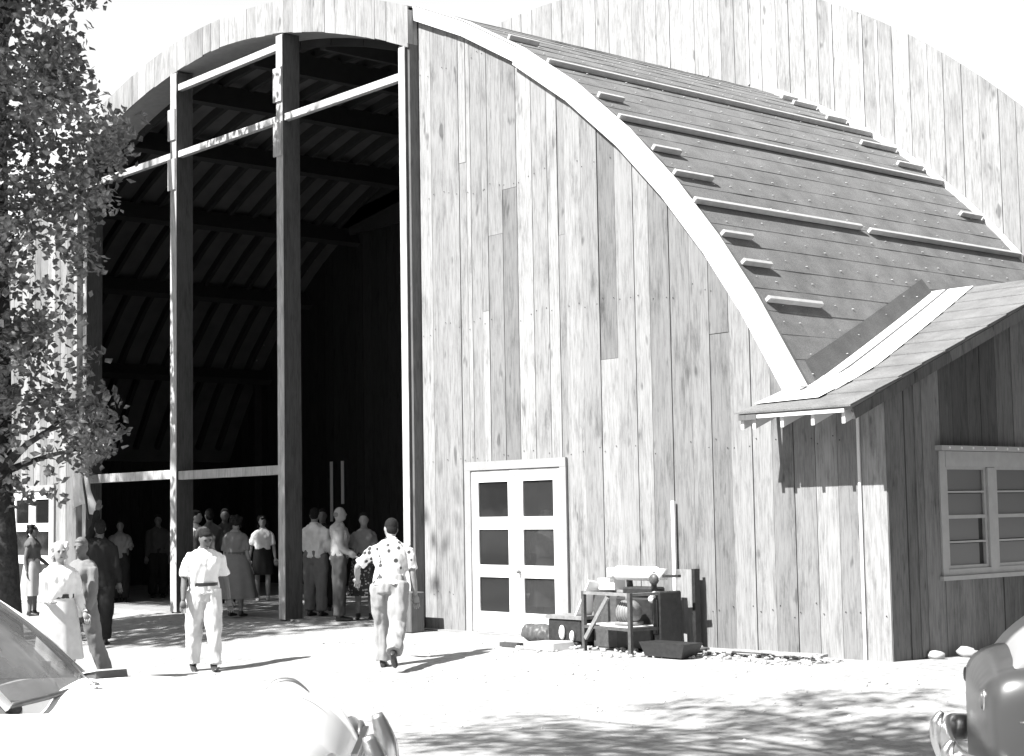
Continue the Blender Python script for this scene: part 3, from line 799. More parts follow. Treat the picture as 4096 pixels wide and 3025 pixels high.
# bottom right ground shade
cl = []
regs = [((900,1600),(1500,1652),60),((1040,1560),(1230,1600),10),((1400,1530),(1760,1570),16),((1560,1560),(2000,1600),30),((1700,1510),(2060,1550),18),((1100,1590),(2060,1700),90),((1750,1600),(2100,1650),30)]
for (x0,y0),(x1,y1),n in regs:
    for i in range(int(n*1.8)):
        P = onG(rb.uniform(x0,x1), rb.uniform(y0,y1))
        cl.append((back(P, P.y-rb.uniform(8.5,10.5)), rb.uniform(.12,.34)))
shade_tree_off('b', (4.5,-11.5,0), cl, 150, .12, 'shade tree behind the camera whose branches dapple the yard', 22)
# trees right of the annex and behind the camera (unseen, added to block sky and bounce light and darken reflections)
def grove(name, spots, label):
    m = MB(); rnd = random.Random(31); cl = []
    for x, y, h, r in spots:
        for i in range(int(26*r)):
            cl.append((Vector((x+rnd.gauss(0,r*.45), y+rnd.gauss(0,r*.45), h*rnd.uniform(.15,1.0))), rnd.uniform(.6,1.2)))
    o = leaf_cloud(cl, 22, .55, name, M['far_leaf'], None, None, 9); tag(o, label, 'trees', kind='stuff')
grove('unseen_tree_belt', [(x, -36+3*math.sin(x), 13, 5) for x in range(-56, 44, 6)]+[(9+2*math.sin(y),y,14,5) for y in range(-30,30,6)]+[(-4.2,1.5,11,2.6),(-7.0,9.5,12,2.8),(-2,-3,12,3),(-35,-12,11,4),(-40,-4,12,4)]+[(x,-26,12,4) for x in range(-44,4,7)], 'unseen belt of trees around the yard, added to block sky and bounce light')

# ================================================================== PEOPLE
TMP = bpy.data.scenes.new('workbench')
def remesh(mb, voxel, name, sm=2):
    me = mb.mesh(name+'_src'); o = bpy.data.objects.new(name+'_src', me); TMP.collection.objects.link(o)
    md = o.modifiers.new('r', 'REMESH'); md.mode = 'VOXEL'; md.voxel_size = voxel; md.use_smooth_shade = True
    if sm:
        s_ = o.modifiers.new('s', 'SMOOTH'); s_.iterations = sm; s_.factor = .5
    with bpy.context.temp_override(scene=TMP, view_layer=TMP.view_layers[0]):
        dg = bpy.context.evaluated_depsgraph_get(); ev = o.evaluated_get(dg); out = bpy.data.meshes.new_from_object(ev); out.name = name
    bpy.data.objects.remove(o, do_unlink=True); bpy.data.meshes.remove(me)
    out.polygons.foreach_set('use_smooth', [True]*len(out.polygons)); return out
def folds(me, amp, sc=(9,9,5), seed=0):
    co = [v.co.copy() for v in me.vertices]; nr = [v.vector.copy() for v in me.vertex_normals]; out = []
    for c, nv in zip(co, nr):
        n = noise.noise(Vector((c.x*sc[0]+seed, c.y*sc[1], c.z*sc[2]))); n2 = noise.noise(Vector((c.x*22+seed, c.y*22, c.z*10+4)))
        q = c+nv*amp*(n+.4*n2); out += [q.x, q.y, q.z]
    me.vertices.foreach_set('co', out); me.update()
def rotx(v, a): return Matrix.Rotation(a, 3, 'X') @ v
def person(loc, heading, label, H=1.75, voxel=.014, lean=0, twist=0, head=(0,0), arms=None, legs=None, top='white_cloth', bottom='cream_cloth', skin='skin', hair='hair_dark', hairstyle='short', shoes='shoe', sleeve='short', dress=None, belt=None, bulk=1.0, female=False, jacket=False, seed=0, group=None, bald=False):
    """local frame: +Y forward, +X the person's right hand side is -X ... z up. arms = [(flex, abd, elbow)], legs = [(flex, knee)]"""
    root = empty('person', loc, heading, label, 'person', group)
    k = H/1.75
    arms = arms or [(R(5),R(8),R(12)),(R(5),R(8),R(12))]; legs = legs or [(0,0),(0,0)]
    # lowest foot decides pelvis height
    def legpts(side, flex, knee):
        hip = Vector((side*.095,0,0)); kn = hip+rotx(Vector((side*.012,0,-.43)), flex); an = kn+rotx(Vector((0,0,-.42)), flex-knee)
        return hip, kn, an
    low = min(legpts(sd_, *l)[2].z for sd_, l in zip((-1,1), legs)); pel = -low+.085
    P0 = Vector((0,0,pel))
    tl = Matrix.Rotation(-lean, 3, 'X') @ Matrix.Rotation(twist, 3, 'Z')
    def T(x, y, z): return P0+tl @ Vector((x,y,z))
    sw = (.175 if female else .195)*bulk**.5
    body = MB()
    ch = bulk
    # torso rings: (z, halfwidth, halfdepth, yoffset)
    tors = [(-.09,.14,.10,0),(0,.165,.115,-.005),(.12,.150,.105,.0),(.24,.145*(.92 if female else 1),.105,.01),(.36,.168,.118,.01),(.43,.172,.112,0),(.485,.135,.09,-.01),(.53,.075,.065,-.01),(.56,.055,.055,-.01)]
    def torso(mb, grow, z0=-9, z1=9, w=1.0):
        rs = [t for t in tors if z0 <= t[0] <= z1]; n = 16; vs = []; fs = []
        for z, a, b, yo in rs:
            for i in range(n):
                c_, s_ = math.cos(2*math.pi*i/n), math.sin(2*math.pi*i/n)
                e = .82; cx = math.copysign(abs(c_)**e, c_); sy = math.copysign(abs(s_)**e, s_)
                vs.append(T(cx*(a*ch**.6*w+grow), yo+sy*(b*ch+grow), z))
        m_ = len(rs)
        for i in range(m_-1):
            for q in range(n): fs.append((i*n+q,i*n+(q+1)%n,(i+1)*n+(q+1)%n,(i+1)*n+q))
        fs += [tuple(range(n-1,-1,-1)), tuple((m_-1)*n+q for q in range(n))]
        mb.add(vs, fs)
    torso(body, 0)
    neck = T(0,0,.56); hc = T(0,.02,.69)
    hr = Matrix.Rotation(heading*0+head[1], 3, 'Z') @ Matrix.Rotation(-head[0], 3, 'X')
    hR = tl @ hr
    hc = neck+tl @ (hr @ Vector((0,.02,.125)))
    body.tube([T(0,-.01,.50), neck+(hc-neck)*.6], [(.056,.058),(.052,.054)], 10)
    def Hd(x, y, z): return hc+hR @ Vector((x,y,z))
    body.ball(hc, (.074,.094,.112), 16, 12, hR); body.ball(Hd(0,.030,-.050), (.054,.062,.062), 12, 8, hR)       # skull + jaw
    body.tube([Hd(0,.088,.022), Hd(0,.108,-.014), Hd(0,.095,-.026)], [.007,.014,.010], 6)                        # nose
    for s_ in (-1,1):
        body.ball(Hd(s_*.075,-.005,-.008), (.010,.018,.030), 8, 6, hR); body.ball(Hd(s_*.032,.080,.030), (.020,.012,.007), 8, 5, hR)  # ears, brows
    body.ball(Hd(0,.085,-.058), (.022,.010,.008), 8, 5, hR)
    hands = MB(); armp = []
    for (fl, ab, el), s_ in zip(arms, (-1,1)):
        sh = T(s_*sw*.93, -.005, .435)
        d1 = tl @ (Matrix.Rotation(-s_*ab, 3, 'Y') @ rotx(Vector((0,0,-1)), fl)); 
        eb = sh+d1*.285
        d2 = tl @ (Matrix.Rotation(-s_*ab*.5, 3, 'Y') @ rotx(Vector((0,0,-1)), fl+el))
        wr = eb+d2*.25; armp.append((sh, eb, wr, d2))
        body.tube([sh, sh.lerp(eb,.4), eb, eb.lerp(wr,.35), wr], [.050,.047,.038,.040,.027], 10)
        # hand
        side = d2.cross(tl @ Vector((0,1,0)));
        if side.length < .2: side = tl @ Vector((s_,0,0))
        side.normalize(); nrm = d2.cross(side).normalized()
        palm = wr+d2*.048
        hands.tube([wr-d2*.01, wr+d2*.03, wr+d2*.085], [(.024,.018),(.038,.016),(.040,.014)], 8)
        for q, (ln, o_) in enumerate(((.068,-.030),(.078,-.010),(.074,.010),(.058,.029))):
            b0 = wr+d2*.08+nrm*0+side*o_
            cur = tl @ Vector((0,.35,0)); 
            hands.tube([b0, b0+d2*ln*.5+nrm*0, b0+d2*ln*.8-nrm*.012*s_, b0+d2*ln-nrm*.024*s_], [.0095,.0088,.008,.006], 6)
        th = wr+d2*.025+side*(-.030); hands.tube([th, th+d2*.03-side*.020, th+d2*.062-side*.020], [.012,.010,.008], 6)
    legp = []
    shoel = []
    for (fl, kn_), s_ in zip(legs, (-1,1)):
        shoesm = MB(); shoel.append(shoesm)
        hip, kn, an = [P0+q for q in legpts(s_, fl, kn_)]; legp.append((hip,kn,an))
        body.tube([hip+Vector((0,0,.03)), hip.lerp(kn,.4), kn, kn.lerp(an,.3), an], [.085*ch,.076*ch,.055,.056,.038], 12)
        fdir = rotx(Vector((0,1,0)), max(0,-(fl-kn_))*-.9 if False else (fl-kn_)*.9)
        fdir = Vector((0, math.cos((fl-kn_)*.8), math.sin((fl-kn_)*.8)))
        fu = Vector((0,-fdir.z,fdir.y)); so = an-fu*.048
        shoesm.tube([so-fdir*.055+fu*.01, so+fdir*.0, so+fdir*.09-fu*.008, so+fdir*.165-fu*.016, so+fdir*.20-fu*.018], [(.030,.036),(.036,.042),(.040,.030),(.037,.022),(.018,.014)], 10)
        shoesm.tube([an+fu*.02, an-fu*.03], [.043,.046], 10)
    me = remesh(body, voxel, 'body')
    hm = hands.mesh('h'); bm = bmesh.new(); bm.from_mesh(me); bm.from_mesh(hm); bm.to_mesh(me); bm.free(); bpy.data.meshes.remove(hm)
    me.polygons.foreach_set('use_smooth', [True]*len(me.polygons))
    parts = [('body', me, skin)]
    # top
    tp = MB(); g = .020 if not jacket else .030
    torso(tp, g, (-.02 if not jacket else -.10) if dress is None else .10, .53)
    tp.tube([T(0,-.012,.50),T(0,-.010,.565)], [.080,.066], 12)
    for (sh, eb, wr, d2), s_ in zip(armp, (-1,1)):
        tp.ball(sh+(T(0,0,.43)-sh)*.14, (.064,.064,.062), 10, 7)
        if sleeve == 'long': tp.tube([sh, sh.lerp(eb,.5), eb, eb.lerp(wr,.5), wr-d2*.005], [.067,.063,.056,.052,.040], 12)
        elif sleeve == 'short': tp.tube([sh, sh.lerp(eb,.5), sh.lerp(eb,.84)], [.062,.064,.070], 12)
        elif sleeve == 'none': tp.tube([sh, sh.lerp(eb,.18)], [.062,.060], 10)
    if jacket:
        tp.tube([T(0,0,.02),T(0,0,-.16)],[(.19*ch,.14*ch),(.205*ch,.15*ch)],14)
    if female: 
        for s_ in (-1,1): tp.ball(T(s_*.07,.10,.36), (.065,.055,.06), 10, 7)
    tm = remesh(tp, voxel, 'top', 2); folds(tm, .022, (12,12,7), seed); parts.append(('shirt' if not jacket else 'jacket', tm, top))
    if dress is None:
        bp_ = MB(); torso(bp_, .014, -.09, .13)
        for hip, kn, an in legp:
            bp_.tube([hip+Vector((0,0,.04)), hip.lerp(kn,.45), kn, kn.lerp(an,.5), an+Vector((0,0,.0))], [.112*ch,.110*ch,.096,.092,.090], 14)
        bm_ = remesh(bp_, voxel, 'trousers', 2); folds(bm_, .024, (10,10,4.5), seed+9); parts.append(('trousers', bm_, bottom))
        if belt:
            bt = MB(); n = 20; vs = []
            for z in (.095,.135):
                for i in range(n):
                    vs.append(T(math.cos(2*math.pi*i/n)*(.150*ch**.6+.030), math.sin(2*math.pi*i/n)*(.105*ch+.030), z))
            bt.add(vs, [(i,(i+1)%n,(i+1)%n+n,i+n) for i in range(n)]); parts.append(('belt', bt.mesh('belt'), belt))
    else:
        ln, fl_, = dress; sk = MB(); n = 40; rows = 10; vs = []
        for j in range(rows+1):
            t = j/rows; z = pel+.16-t*(ln+.16)
            for i in range(n):
                a = 2*math.pi*i/n; fd = 1+.055*t*math.sin(a*9+seed)+.03*t*math.sin(a*5+2)
                rx = (.165*ch**.6+.012+(fl_-.13)*t**.8)*fd; ry = (.125*ch+.01+(fl_-.13)*.85*t**.8)*fd
                if t < .12: rx *= .93; ry *= .93
                vs.append((math.cos(a)*rx, math.sin(a)*ry, z))
        fs = [(j*n+i,j*n+(i+1)%n,(j+1)*n+(i+1)%n,(j+1)*n+i) for j in range(rows) for i in range(n)]
        fs.append(tuple(range(n))); sk.add(vs, fs); sm_ = sk.mesh('skirt'); sm_.polygons.foreach_set('use_smooth',[True]*len(sm_.polygons)); parts.append(('skirt', sm_, bottom))
        if belt:
            bt = MB(); n = 20; vs = []
            for z in (.13,.18):
                for i in range(n): vs.append(T(math.cos(2*math.pi*i/n)*(.150*ch**.6+.028), math.sin(2*math.pi*i/n)*(.105*ch+.028), z))
            bt.add(vs, [(i,(i+1)%n,(i+1)%n+n,i+n) for i in range(n)]); parts.append(('belt', bt.mesh('belt'), belt))
    for q in shoel: parts.append(('shoe', remesh(q, .012, 'shoe', 1), shoes))
    # hair
    hb = MB()
    if hairstyle == 'short':
        hb.ball(Hd(0,-.020,.036), (.080,.090,.090), 16, 12, hR); hb.ball(Hd(0,.040,.078), (.056,.036,.030), 10, 6, hR); hb.ball(Hd(0,-.050,-.025), (.070,.052,.062), 12, 8, hR)
    elif hairstyle == 'balding':
        hb.ball(Hd(0,-.030,-.005), (.080,.075,.055), 14, 9, hR)
    else:
        rh = random.Random(seed)
        hb.ball(Hd(0,-.036,.034), (.090,.092,.100), 16, 12, hR)
        for i in range(34):
            a = rh.uniform(0, 2*math.pi); zz = rh.uniform(-.10,.11); x = math.cos(a)*.088; yy = math.sin(a)*.095-.025
            if yy > .0 and zz < .055: continue
            hb.ball(Hd(x,yy,zz), rh.uniform(.024,.036), 7, 5)
        if hairstyle == 'long': hb.ball(Hd(0,-.06,-.09), (.085,.055,.09), 12, 8, hR)
    if voxel < .0135:
        for s_ in (-1,1):
            ey = MB(); ey.ball(Hd(s_*.031,.084,.014), (.013,.010,.008), 8, 6, hR); parts.append(('eye', ey.mesh('eye'), 'shoe'))
            eb_ = MB(); eb_.ball(Hd(s_*.033,.090,.034), (.019,.007,.005), 8, 5, hR); parts.append(('eyebrow', eb_.mesh('eyebrow'), hair))
        mo_ = MB(); mo_.ball(Hd(0,.096,-.056), (.022,.006,.005), 8, 5, hR); parts.append(('mouth', mo_.mesh('mouth'), 'slate_cloth'))
    if hairstyle != 'none': parts.append(('hair', remesh(hb, .010, 'hair', 1), hair))
    for nm, me_, mt in parts:
        o = link(nm, me_, M[mt], root, True); o.scale = (k,k,k)
    return root, [(p0*k, p1*k, p2*k) for p0, p1, p2, _ in armp]
def face(P, Q):  # heading so that local +Y points from P to Q
    d = Vector(Q)-Vector(P); return math.atan2(-d.x, d.y)
def at(px, py): p = onG(px, py); return Vector((p.x, p.y, gz(p.y)+.0))
def floor_at(px, py):
    r = ray(px, py); p = CAM+r*((.262-CAM.z)/r.z); return Vector((p.x,p.y,.262))

p = at(445,1466); h0 = face(p, CAM)
person(p, h0+.15, 'man in white short sleeved shirt and pale trousers walking forward, head bowed', 1.80, .011, lean=R(2), head=(R(28),R(8)), arms=[(R(-6),R(16),R(16)),(R(10),R(10),R(10))], legs=[(R(9),R(5)),(R(-7),R(4))], bottom='cream_cloth', skin='skin_tan', belt='shoe', bulk=1.12, seed=1)
p = at(853,1462); h1 = face(p, (-21,1.5,0))
person(p, h1-.12, 'man in a spotted print shirt and light trousers, seen from behind stepping into the hall', 1.84, .011, lean=R(15), head=(R(4),R(25)), arms=[(R(18),R(48),R(50)),(R(8),R(12),R(15))], legs=[(R(16),R(12)),(R(-14),R(34))], top='floral', bottom='tan_cloth', hair='hair_dark', skin='skin', belt=None, bulk=1.15, seed=2)
p = floor_at(515,1347)
person(p, face(p,(-25,3,0)), 'heavy dark haired woman in a belted grey dress, seen from behind', 1.66, .016, head=(R(10),0), top='grey_cloth', bottom='grey_cloth', dress=(.62,.33), belt='mid_cloth', hair='hair_dark', hairstyle='curly', female=True, bulk=1.3, seed=3, shoes='shoe')
p = floor_at(574,1312)
person(p, face(p,CAM), 'woman in a white blouse and dark skirt walking out between the two posts', 1.66, .016, arms=[(R(8),R(14),R(10)),(R(-6),R(14),R(10))], legs=[(R(8),R(2)),(R(-8),R(6))], top='white_cloth', bottom='dark_cloth', dress=(.40,.17), hairstyle='long', hair='hair_dark', female=True, seed=4, shoes='shoe_pale')
p = floor_at(690,1346)
person(p, face(p,(-24,4,0)), 'man in a bright white shirt and grey trousers right of the middle post', 1.78, .016, lean=R(-3), head=(R(20),R(20)), arms=[(R(14),R(10),R(35)),(R(14),R(6),R(30))], top='white_cloth', bottom='grey_cloth', sleeve='long', bulk=1.05, seed=5)
p = floor_at(742,1357)
person(p, face(p,(-18,4,0)), 'balding man in a long sleeved pale shirt with hands at his waist', 1.78, .016, head=(R(-2),0), arms=[(R(10),R(8),R(48)),(R(10),R(8),R(52))], top='pale_cloth', bottom='mid_cloth', sleeve='long', hair='hair_grey', hairstyle='balding', bulk=1.05, seed=6)
p = floor_at(797,1353)
person(p, face(p,(-17,-3,0)), 'woman in a grey blouse and dark patterned skirt half hidden by the spotted shirt', 1.68, .016, arms=[(R(18),R(6),R(60)),(R(18),R(6),R(60))], top='grey_cloth', bottom='floral_dark', dress=(.55,.22), female=True, seed=7)
p = floor_at(706,1334)
person(p, face(p,CAM), 'dark dressed man standing in shadow behind the bright white shirt', 1.76, .018, top='dark_cloth', bottom='dark_cloth', sleeve='long', skin='skin_tan', seed=8)
p = floor_at(428,1328)
person(p, face(p,(-22,4,0)), 'man in a white long sleeved shirt mostly hidden behind the man with bowed head', 1.78, .018, top='white_cloth', bottom='slate_cloth', sleeve='long', seed=9)
p = floor_at(458,1330)
person(p, face(p,(-30,2,0)), 'dark haired man standing in the group behind the man with bowed head', 1.80, .018, top='mid_cloth', bottom='dark_cloth', sleeve='long', skin='skin_tan', seed=10)
p = floor_at(492,1328)
person(p, face(p,CAM), 'man facing out beside the woman in the belted grey dress', 1.80, .018, top='slate_cloth', bottom='dark_cloth', sleeve='long', skin='skin_tan', arms=[(R(20),R(6),R(110)),(R(5),R(6),R(10))], seed=11)
p = at(128,1500); h2 = face(p, CAM)
_, ap = person(p, h2+.35, 'white haired woman in a white blouse and pale skirt walking past the white car', 1.66, .012, head=(R(4),R(-10)), arms=[(R(6),R(14),R(25)),(R(10),R(8),R(70))], legs=[(R(10),R(4)),(R(-8),R(6))], top='white_cloth', bottom='cream_cloth', dress=(.60,.24), hair='hair_pale', hairstyle='curly', sleeve='long', female=True, belt='slate_cloth', seed=12, bulk=1.12)
p = at(178,1490)
person(p, face(p, CAM)-.9, 'man in a light grey suit walking beside the white haired woman, turned to her', 1.72, .013, head=(R(8),R(25)), arms=[(R(6),R(12),R(20)),(R(12),R(8),R(25))], legs=[(R(-14),R(8)),(R(14),R(4))], top='grey_cloth', bottom='grey_cloth', sleeve='long', jacket=True, hair='hair_grey', skin='skin_tan', seed=13)
p = at(218,1408)
person(p, face(p,(-30,4,0)), 'man in a black suit raising one arm at the left of the opening', 1.86, .015, head=(R(-8),R(20)), arms=[(R(158),R(14),R(6)),(R(5),R(8),R(10))], legs=[(R(4),R(2)),(R(-6),R(4))], top='dark_cloth', bottom='dark_cloth', sleeve='long', jacket=True, skin='skin_tan', bulk=1.05, seed=14)
p = floor_at(262,1316)
person(p, face(p,CAM), 'person in pale top and dark trousers in the gloom at the left jamb', 1.62, .018, arms=[(R(25),R(10),R(85)),(R(25),R(10),R(85))], top='grey_cloth', bottom='dark_cloth', skin='skin_tan', seed=15)
p = at(70,1345)
person(p, face(p,(-24,2,0)), 'dark haired woman in a sleeveless dress walking right in front of the left door', 1.64, .016, arms=[(R(12),R(8),R(40)),(R(-10),R(8),R(20))], top='mid_cloth', bottom='pale_cloth', dress=(.55,.24), sleeve='none', female=True, skin='skin_tan', hairstyle='curly', seed=16)
p = floor_at(345,1306)
person(p, face(p,CAM), 'dim figure in dark clothes standing deep in the hall left of the first post', 1.72, .02, top='slate_cloth', bottom='dark_cloth', sleeve='long', skin='skin_tan', seed=17)

p = Vector((-16.46,.34,.262))  # figure added to stand in for a reflection in the door panes
person(p, face(p,CAM), 'pale dressed figure added behind the right hand panes of the white double door as a reflection', 1.66, .018, head=(R(10),R(30)), arms=[(R(20),R(10),R(50)),(R(5),R(8),R(15))], top='white_cloth', bottom='cream_cloth', dress=(.55,.22), female=True, hairstyle='curly', hair='hair_pale', seed=18)
def hanging_cloth():
    m = MB(); nu, nv = 22, 26; vs = []
    for j in range(nv+1):
        t = j/nv; wd = .22+.62*t**1.3
        for i in range(nu+1):
            u = i/nu; x = -28.93+wd*u+.05*noise.noise(Vector((u*2,t*3,1))); z = 4.05-1.95*t+.12*math.sin(u*5)*t-.25*u*(1-t)
            vs.append((x, -.42+.07*math.sin(u*15+t*5)+.05*noise.noise(Vector((u*5,t*4,0))), z))
    m.add(vs, [(j*(nu+1)+i,j*(nu+1)+i+1,(j+1)*(nu+1)+i+1,(j+1)*(nu+1)+i) for j in range(nv) for i in range(nu)])
    o = m.build('hanging_cloth', M['cream_cloth'], None, True); so = o.modifiers.new('thick','SOLIDIFY'); so.thickness = .006
    tag(o, 'pale pleated cloth hanging at the left jamb of the tall opening', 'cloth')
    o = MB().tube([(-28.98,-.46,4.05),(-28.45,-.50,2.55),(-28.2,-.52,1.9)], .022, 8).build('cloth_pole', M['iron_dark'], None, True); tag(o, 'thin dark slanting pole in front of the pleated cloth', 'pole')
hanging_cloth()

# ================================================================== CARS
def loft_body(stations, n=None):
    """stations = list of (s, profile[(w, z)]) all profiles the same length; returns MB in (s, w, z)"""
    m = MB(); n = len(stations[0][1]); vs = []; fs = []
    for s_, pr in stations:
        for w_, z in pr: vs.append((s_, w_, z))
    for i in range(len(stations)-1):
        for k in range(n-1): a = i*n+k; fs.append((a, a+n, a+n+1, a+1))
    fs.append(tuple(range(n))); fs.append(tuple((len(stations)-1)*n+k for k in range(n-1,-1,-1)))
    return m.add(vs, fs)
def wheel(parent, s_, w_, r=.34, side=1):
    ty = MB(); pts = []
    m = MB(); n = 24; prof = [(r*.62,-.09),(r*.92,-.10),(r,-.06),(r,.06),(r*.92,.10),(r*.62,.09)]
    vs = [(s_+math.cos(2*math.pi*i/n)*rr, w_+o, r+math.sin(2*math.pi*i/n)*rr) for rr, o in prof for i in range(n)]
    fs = [(k*n+i, k*n+(i+1)%n, ((k+1)%6)*n+(i+1)%n, ((k+1)%6)*n+i) for k in range(6) for i in range(n)]
    wh = m.add(vs, fs).build('wheel', M['rubber'], parent, True)
    h = MB(); prof = [(r*.64,.06),(r*.45,.075),(r*.3,.10),(.02,.115)]
    vs = [(s_+math.cos(2*math.pi*i/n)*rr, w_+o*side, r+math.sin(2*math.pi*i/n)*rr) for rr, o in prof for i in range(n)]
    h.add(vs, [(k*n+i, k*n+(i+1)%n, (k+1)*n+(i+1)%n, (k+1)*n+i) for k in range(3) for i in range(n)]+[tuple(3*n+i for i in range(n))]).build('hub_cap', M['chrome'], wh, True)
def interp_tab(tab, s_):
    for a, b in zip(tab, tab[1:]):
        if a[0] <= s_ <= b[0]:
            t = (s_-a[0])/(b[0]-a[0]+1e-9); t = t*t*(3-2*t) if len(a) > 2 and a[2] else t
            return a[1]+(b[1]-a[1])*t
    return tab[-1][1] if s_ > tab[-1][0] else tab[0][1]
def sedan(root, paint, roof_paint, top_tab, cen_tab, half, length, rnd_=.20, capk=(.86,.62,.955,.90), dip=.045):
    """s runs from the tail (0) to the nose (length); belt line body with rounded shoulders and a separate greenhouse"""
    N = 40; st = []
    for i in range(N+1):
        s_ = length*i/N
        zt = interp_tab(top_tab, s_); zc = interp_tab(cen_tab, s_)
        e = min(1, min(s_, length-s_)/.45); ee = max(.02, e); pl = half*(1-rnd_+rnd_*(ee*(2-ee))**.5)
        zb = .26
        pr = []
        for w_, z in ((-1,zb),(-1.0,.45),(-1.015,.62),(-1.0,zt-.20),(-.965,zt-.07),(-.88,zt),(-.74,zt-.004),(-.62,min(zt-dip,zc-.05) if dip else (zt+zc)/2),(-.45,zc-.018),(-.22,zc),(0,zc+.006)):
            pr.append((w_*pl, z))
        pr = pr+[(-a, b) for a, b in reversed(pr[:-1])]
        if i in (0, N): pr = [(a*capk[0], .42+(b-.42)*capk[1]) for a, b in pr]
        elif i in (1, N-1): pr = [(a*capk[2], .40+(b-.40)*capk[3]) for a, b in pr]
        st.append((s_, pr))
    b = loft_body(st).build('body', paint, root, True)
    b.modifiers.new('sub', 'SUBSURF').levels = 1; b.modifiers['sub'].render_levels = 2
    return b

# --- white car in front of the camera, its axis square to the view
ang = math.atan2(.777, .63)     # local +x = towards the nose
nose_far = onX(190,1460,0) if False else None
F0 = Vector((-8.20,-10.46,0))    # far foot of the windshield pillar
axl = Vector((math.cos(ang), math.sin(ang), 0)); wid = Vector((-math.sin(ang), math.cos(ang), 0))  # local +y = far side
# windshield foot sits at s = 3.35, w = +.70
org = F0-axl*3.40-wid*.70
car = empty('parked_car', (org.x,org.y,0), ang, 'white sedan parked in the left foreground, its long hood pointing right', 'car')
top = [(0,.86),(.3,.97),(1.0,1.02),(3.0,1.04),(3.8,1.03),(4.4,1.0),(4.74,.93),(4.88,.85)]
cen = [(0,.84),(.3,.98),(1.2,1.06),(3.2,1.10),(3.8,1.105),(4.3,1.06),(4.65,.98),(4.88,.88)]
body = sedan(car, M['car_white'], M['car_white'], top, cen, .92, 4.88)
# greenhouse: roof + glass
def greenhouse(root, roofmat, base, roofz, tail, win):
    (f0, f1), (b0, b1), hw0, hw1 = base   # front foot, front top, back foot, back top, half widths
    rows = []
    m = MB(); n = 12; vs = []
    for i in range(n+1):
        t = i/n; s_ = b1+(f1-b1)*t; e = math.sin(math.pi*min(1,max(0,t)))**.4 if 0 < t < 1 else 0
        zz = roofz-.10*(1-math.sin(math.pi*(.12+.76*t)))*.8
        for k in range(13):
            u = -1+2*k/12; vs.append((s_, u*hw1*(.96+.04*e), zz-.085*abs(u)**3.2))
    for i in range(n+1):
        t = i/n; s_ = b1+(f1-b1)*t
        for k in range(13):
            a = vs[i*13+k]; 
    fs = [(i*13+k,(i+1)*13+k,(i+1)*13+k+1,i*13+k+1) for i in range(n) for k in range(12)]
    top_ = list(vs); m.add(vs, fs)
    ro = m.build('roof', roofmat, root, True); so = ro.modifiers.new('sol','SOLIDIFY'); so.thickness = .035; so.offset = -1
    return ro
ZR = 1.74
greenhouse(car, M['car_white'], ((3.42,2.74),(.75,1.30),.72,.62), ZR, 0, None)
m = MB(); vs = []; nu, nv = 14, 6
for j in range(nv+1):
    t = j/nv
    for i in range(nu+1):
        u = -1+2*i/nu; s_ = (3.52-.17*abs(u)**2.2)*(1-t)+(2.80-.10*abs(u)**2.2)*t; hw = .72*(1-t)+.60*t
        vs.append((s_+.04*math.sin(math.pi*t), u*hw, (1.085-.015*abs(u)**2)*(1-t)+(ZR-.07-.06*abs(u)**3)*t))
m.add(vs, [(j*(nu+1)+i,j*(nu+1)+i+1,(j+1)*(nu+1)+i+1,(j+1)*(nu+1)+i) for j in range(nv) for i in range(nu)])
ws = m.build('windshield', M['windshield'], car, True)
MB().tube([(3.52-.17*abs(u)**2.2+.02,.73*u,1.085-.015*u*u) for u in [-1+.1*i for i in range(21)]], .014, 8).build('glass_surround', M['iron'], ws, True)
for s_ in (-1,1):
    MB().tube([(3.36,s_*.735,1.06),(3.06,s_*.69,1.36),(2.70,s_*.615,ZR-.13)], [.022,.022,.022], 8).build('pillar', M['car_white'], car, True)
    MB().tube([(.80,s_*.72,1.02),(1.1,s_*.67,1.4),(1.35,s_*.62,ZR-.14)], [.05,.045,.04], 8).build('pillar', M['car_white'], car, True)
    MB().tube([(2.05,s_*.74,1.04),(2.0,s_*.63,ZR-.11)], .025, 8).build('pillar', M['car_white'], car, True)
    q = MB(); q.add([(3.25,s_*.735,1.05),(2.08,s_*.74,1.05),(2.04,s_*.64,ZR-.13),(2.74,s_*.63,ZR-.14)], [(0,1,2,3)]).build('side_window', M['windshield'], car)
    q = MB(); q.add([(1.98,s_*.74,1.05),(.95,s_*.73,1.05),(1.36,s_*.63,ZR-.15),(1.96,s_*.64,ZR-.13)], [(0,1,2,3)]).build('side_window', M['windshield'], car)
MB().add([(.70,-.68,1.02),(.70,.68,1.02),(1.28,.58,ZR-.13),(1.28,-.58,ZR-.13)], [(0,1,2,3)]).build('rear_window', M['windshield'], car)
MB().box(2.75,3.36,-.70,.70,.80,1.06).build('dashboard', M['dash'], car, bevel=.03)
MB().tube([(2.62+.02*math.cos(a)-0,-.36+.19*math.cos(a),1.10+.17*math.sin(a)) for a in [2*math.pi*i/20 for i in range(21)]], .014, 8).build('steering_wheel', M['iron_pale'], car, True)
for w_ in (-.36,.36): MB().box(1.75,1.95,w_-.28,w_+.28,.55,1.18).build('seat_back', M['dash'], car, bevel=.05)
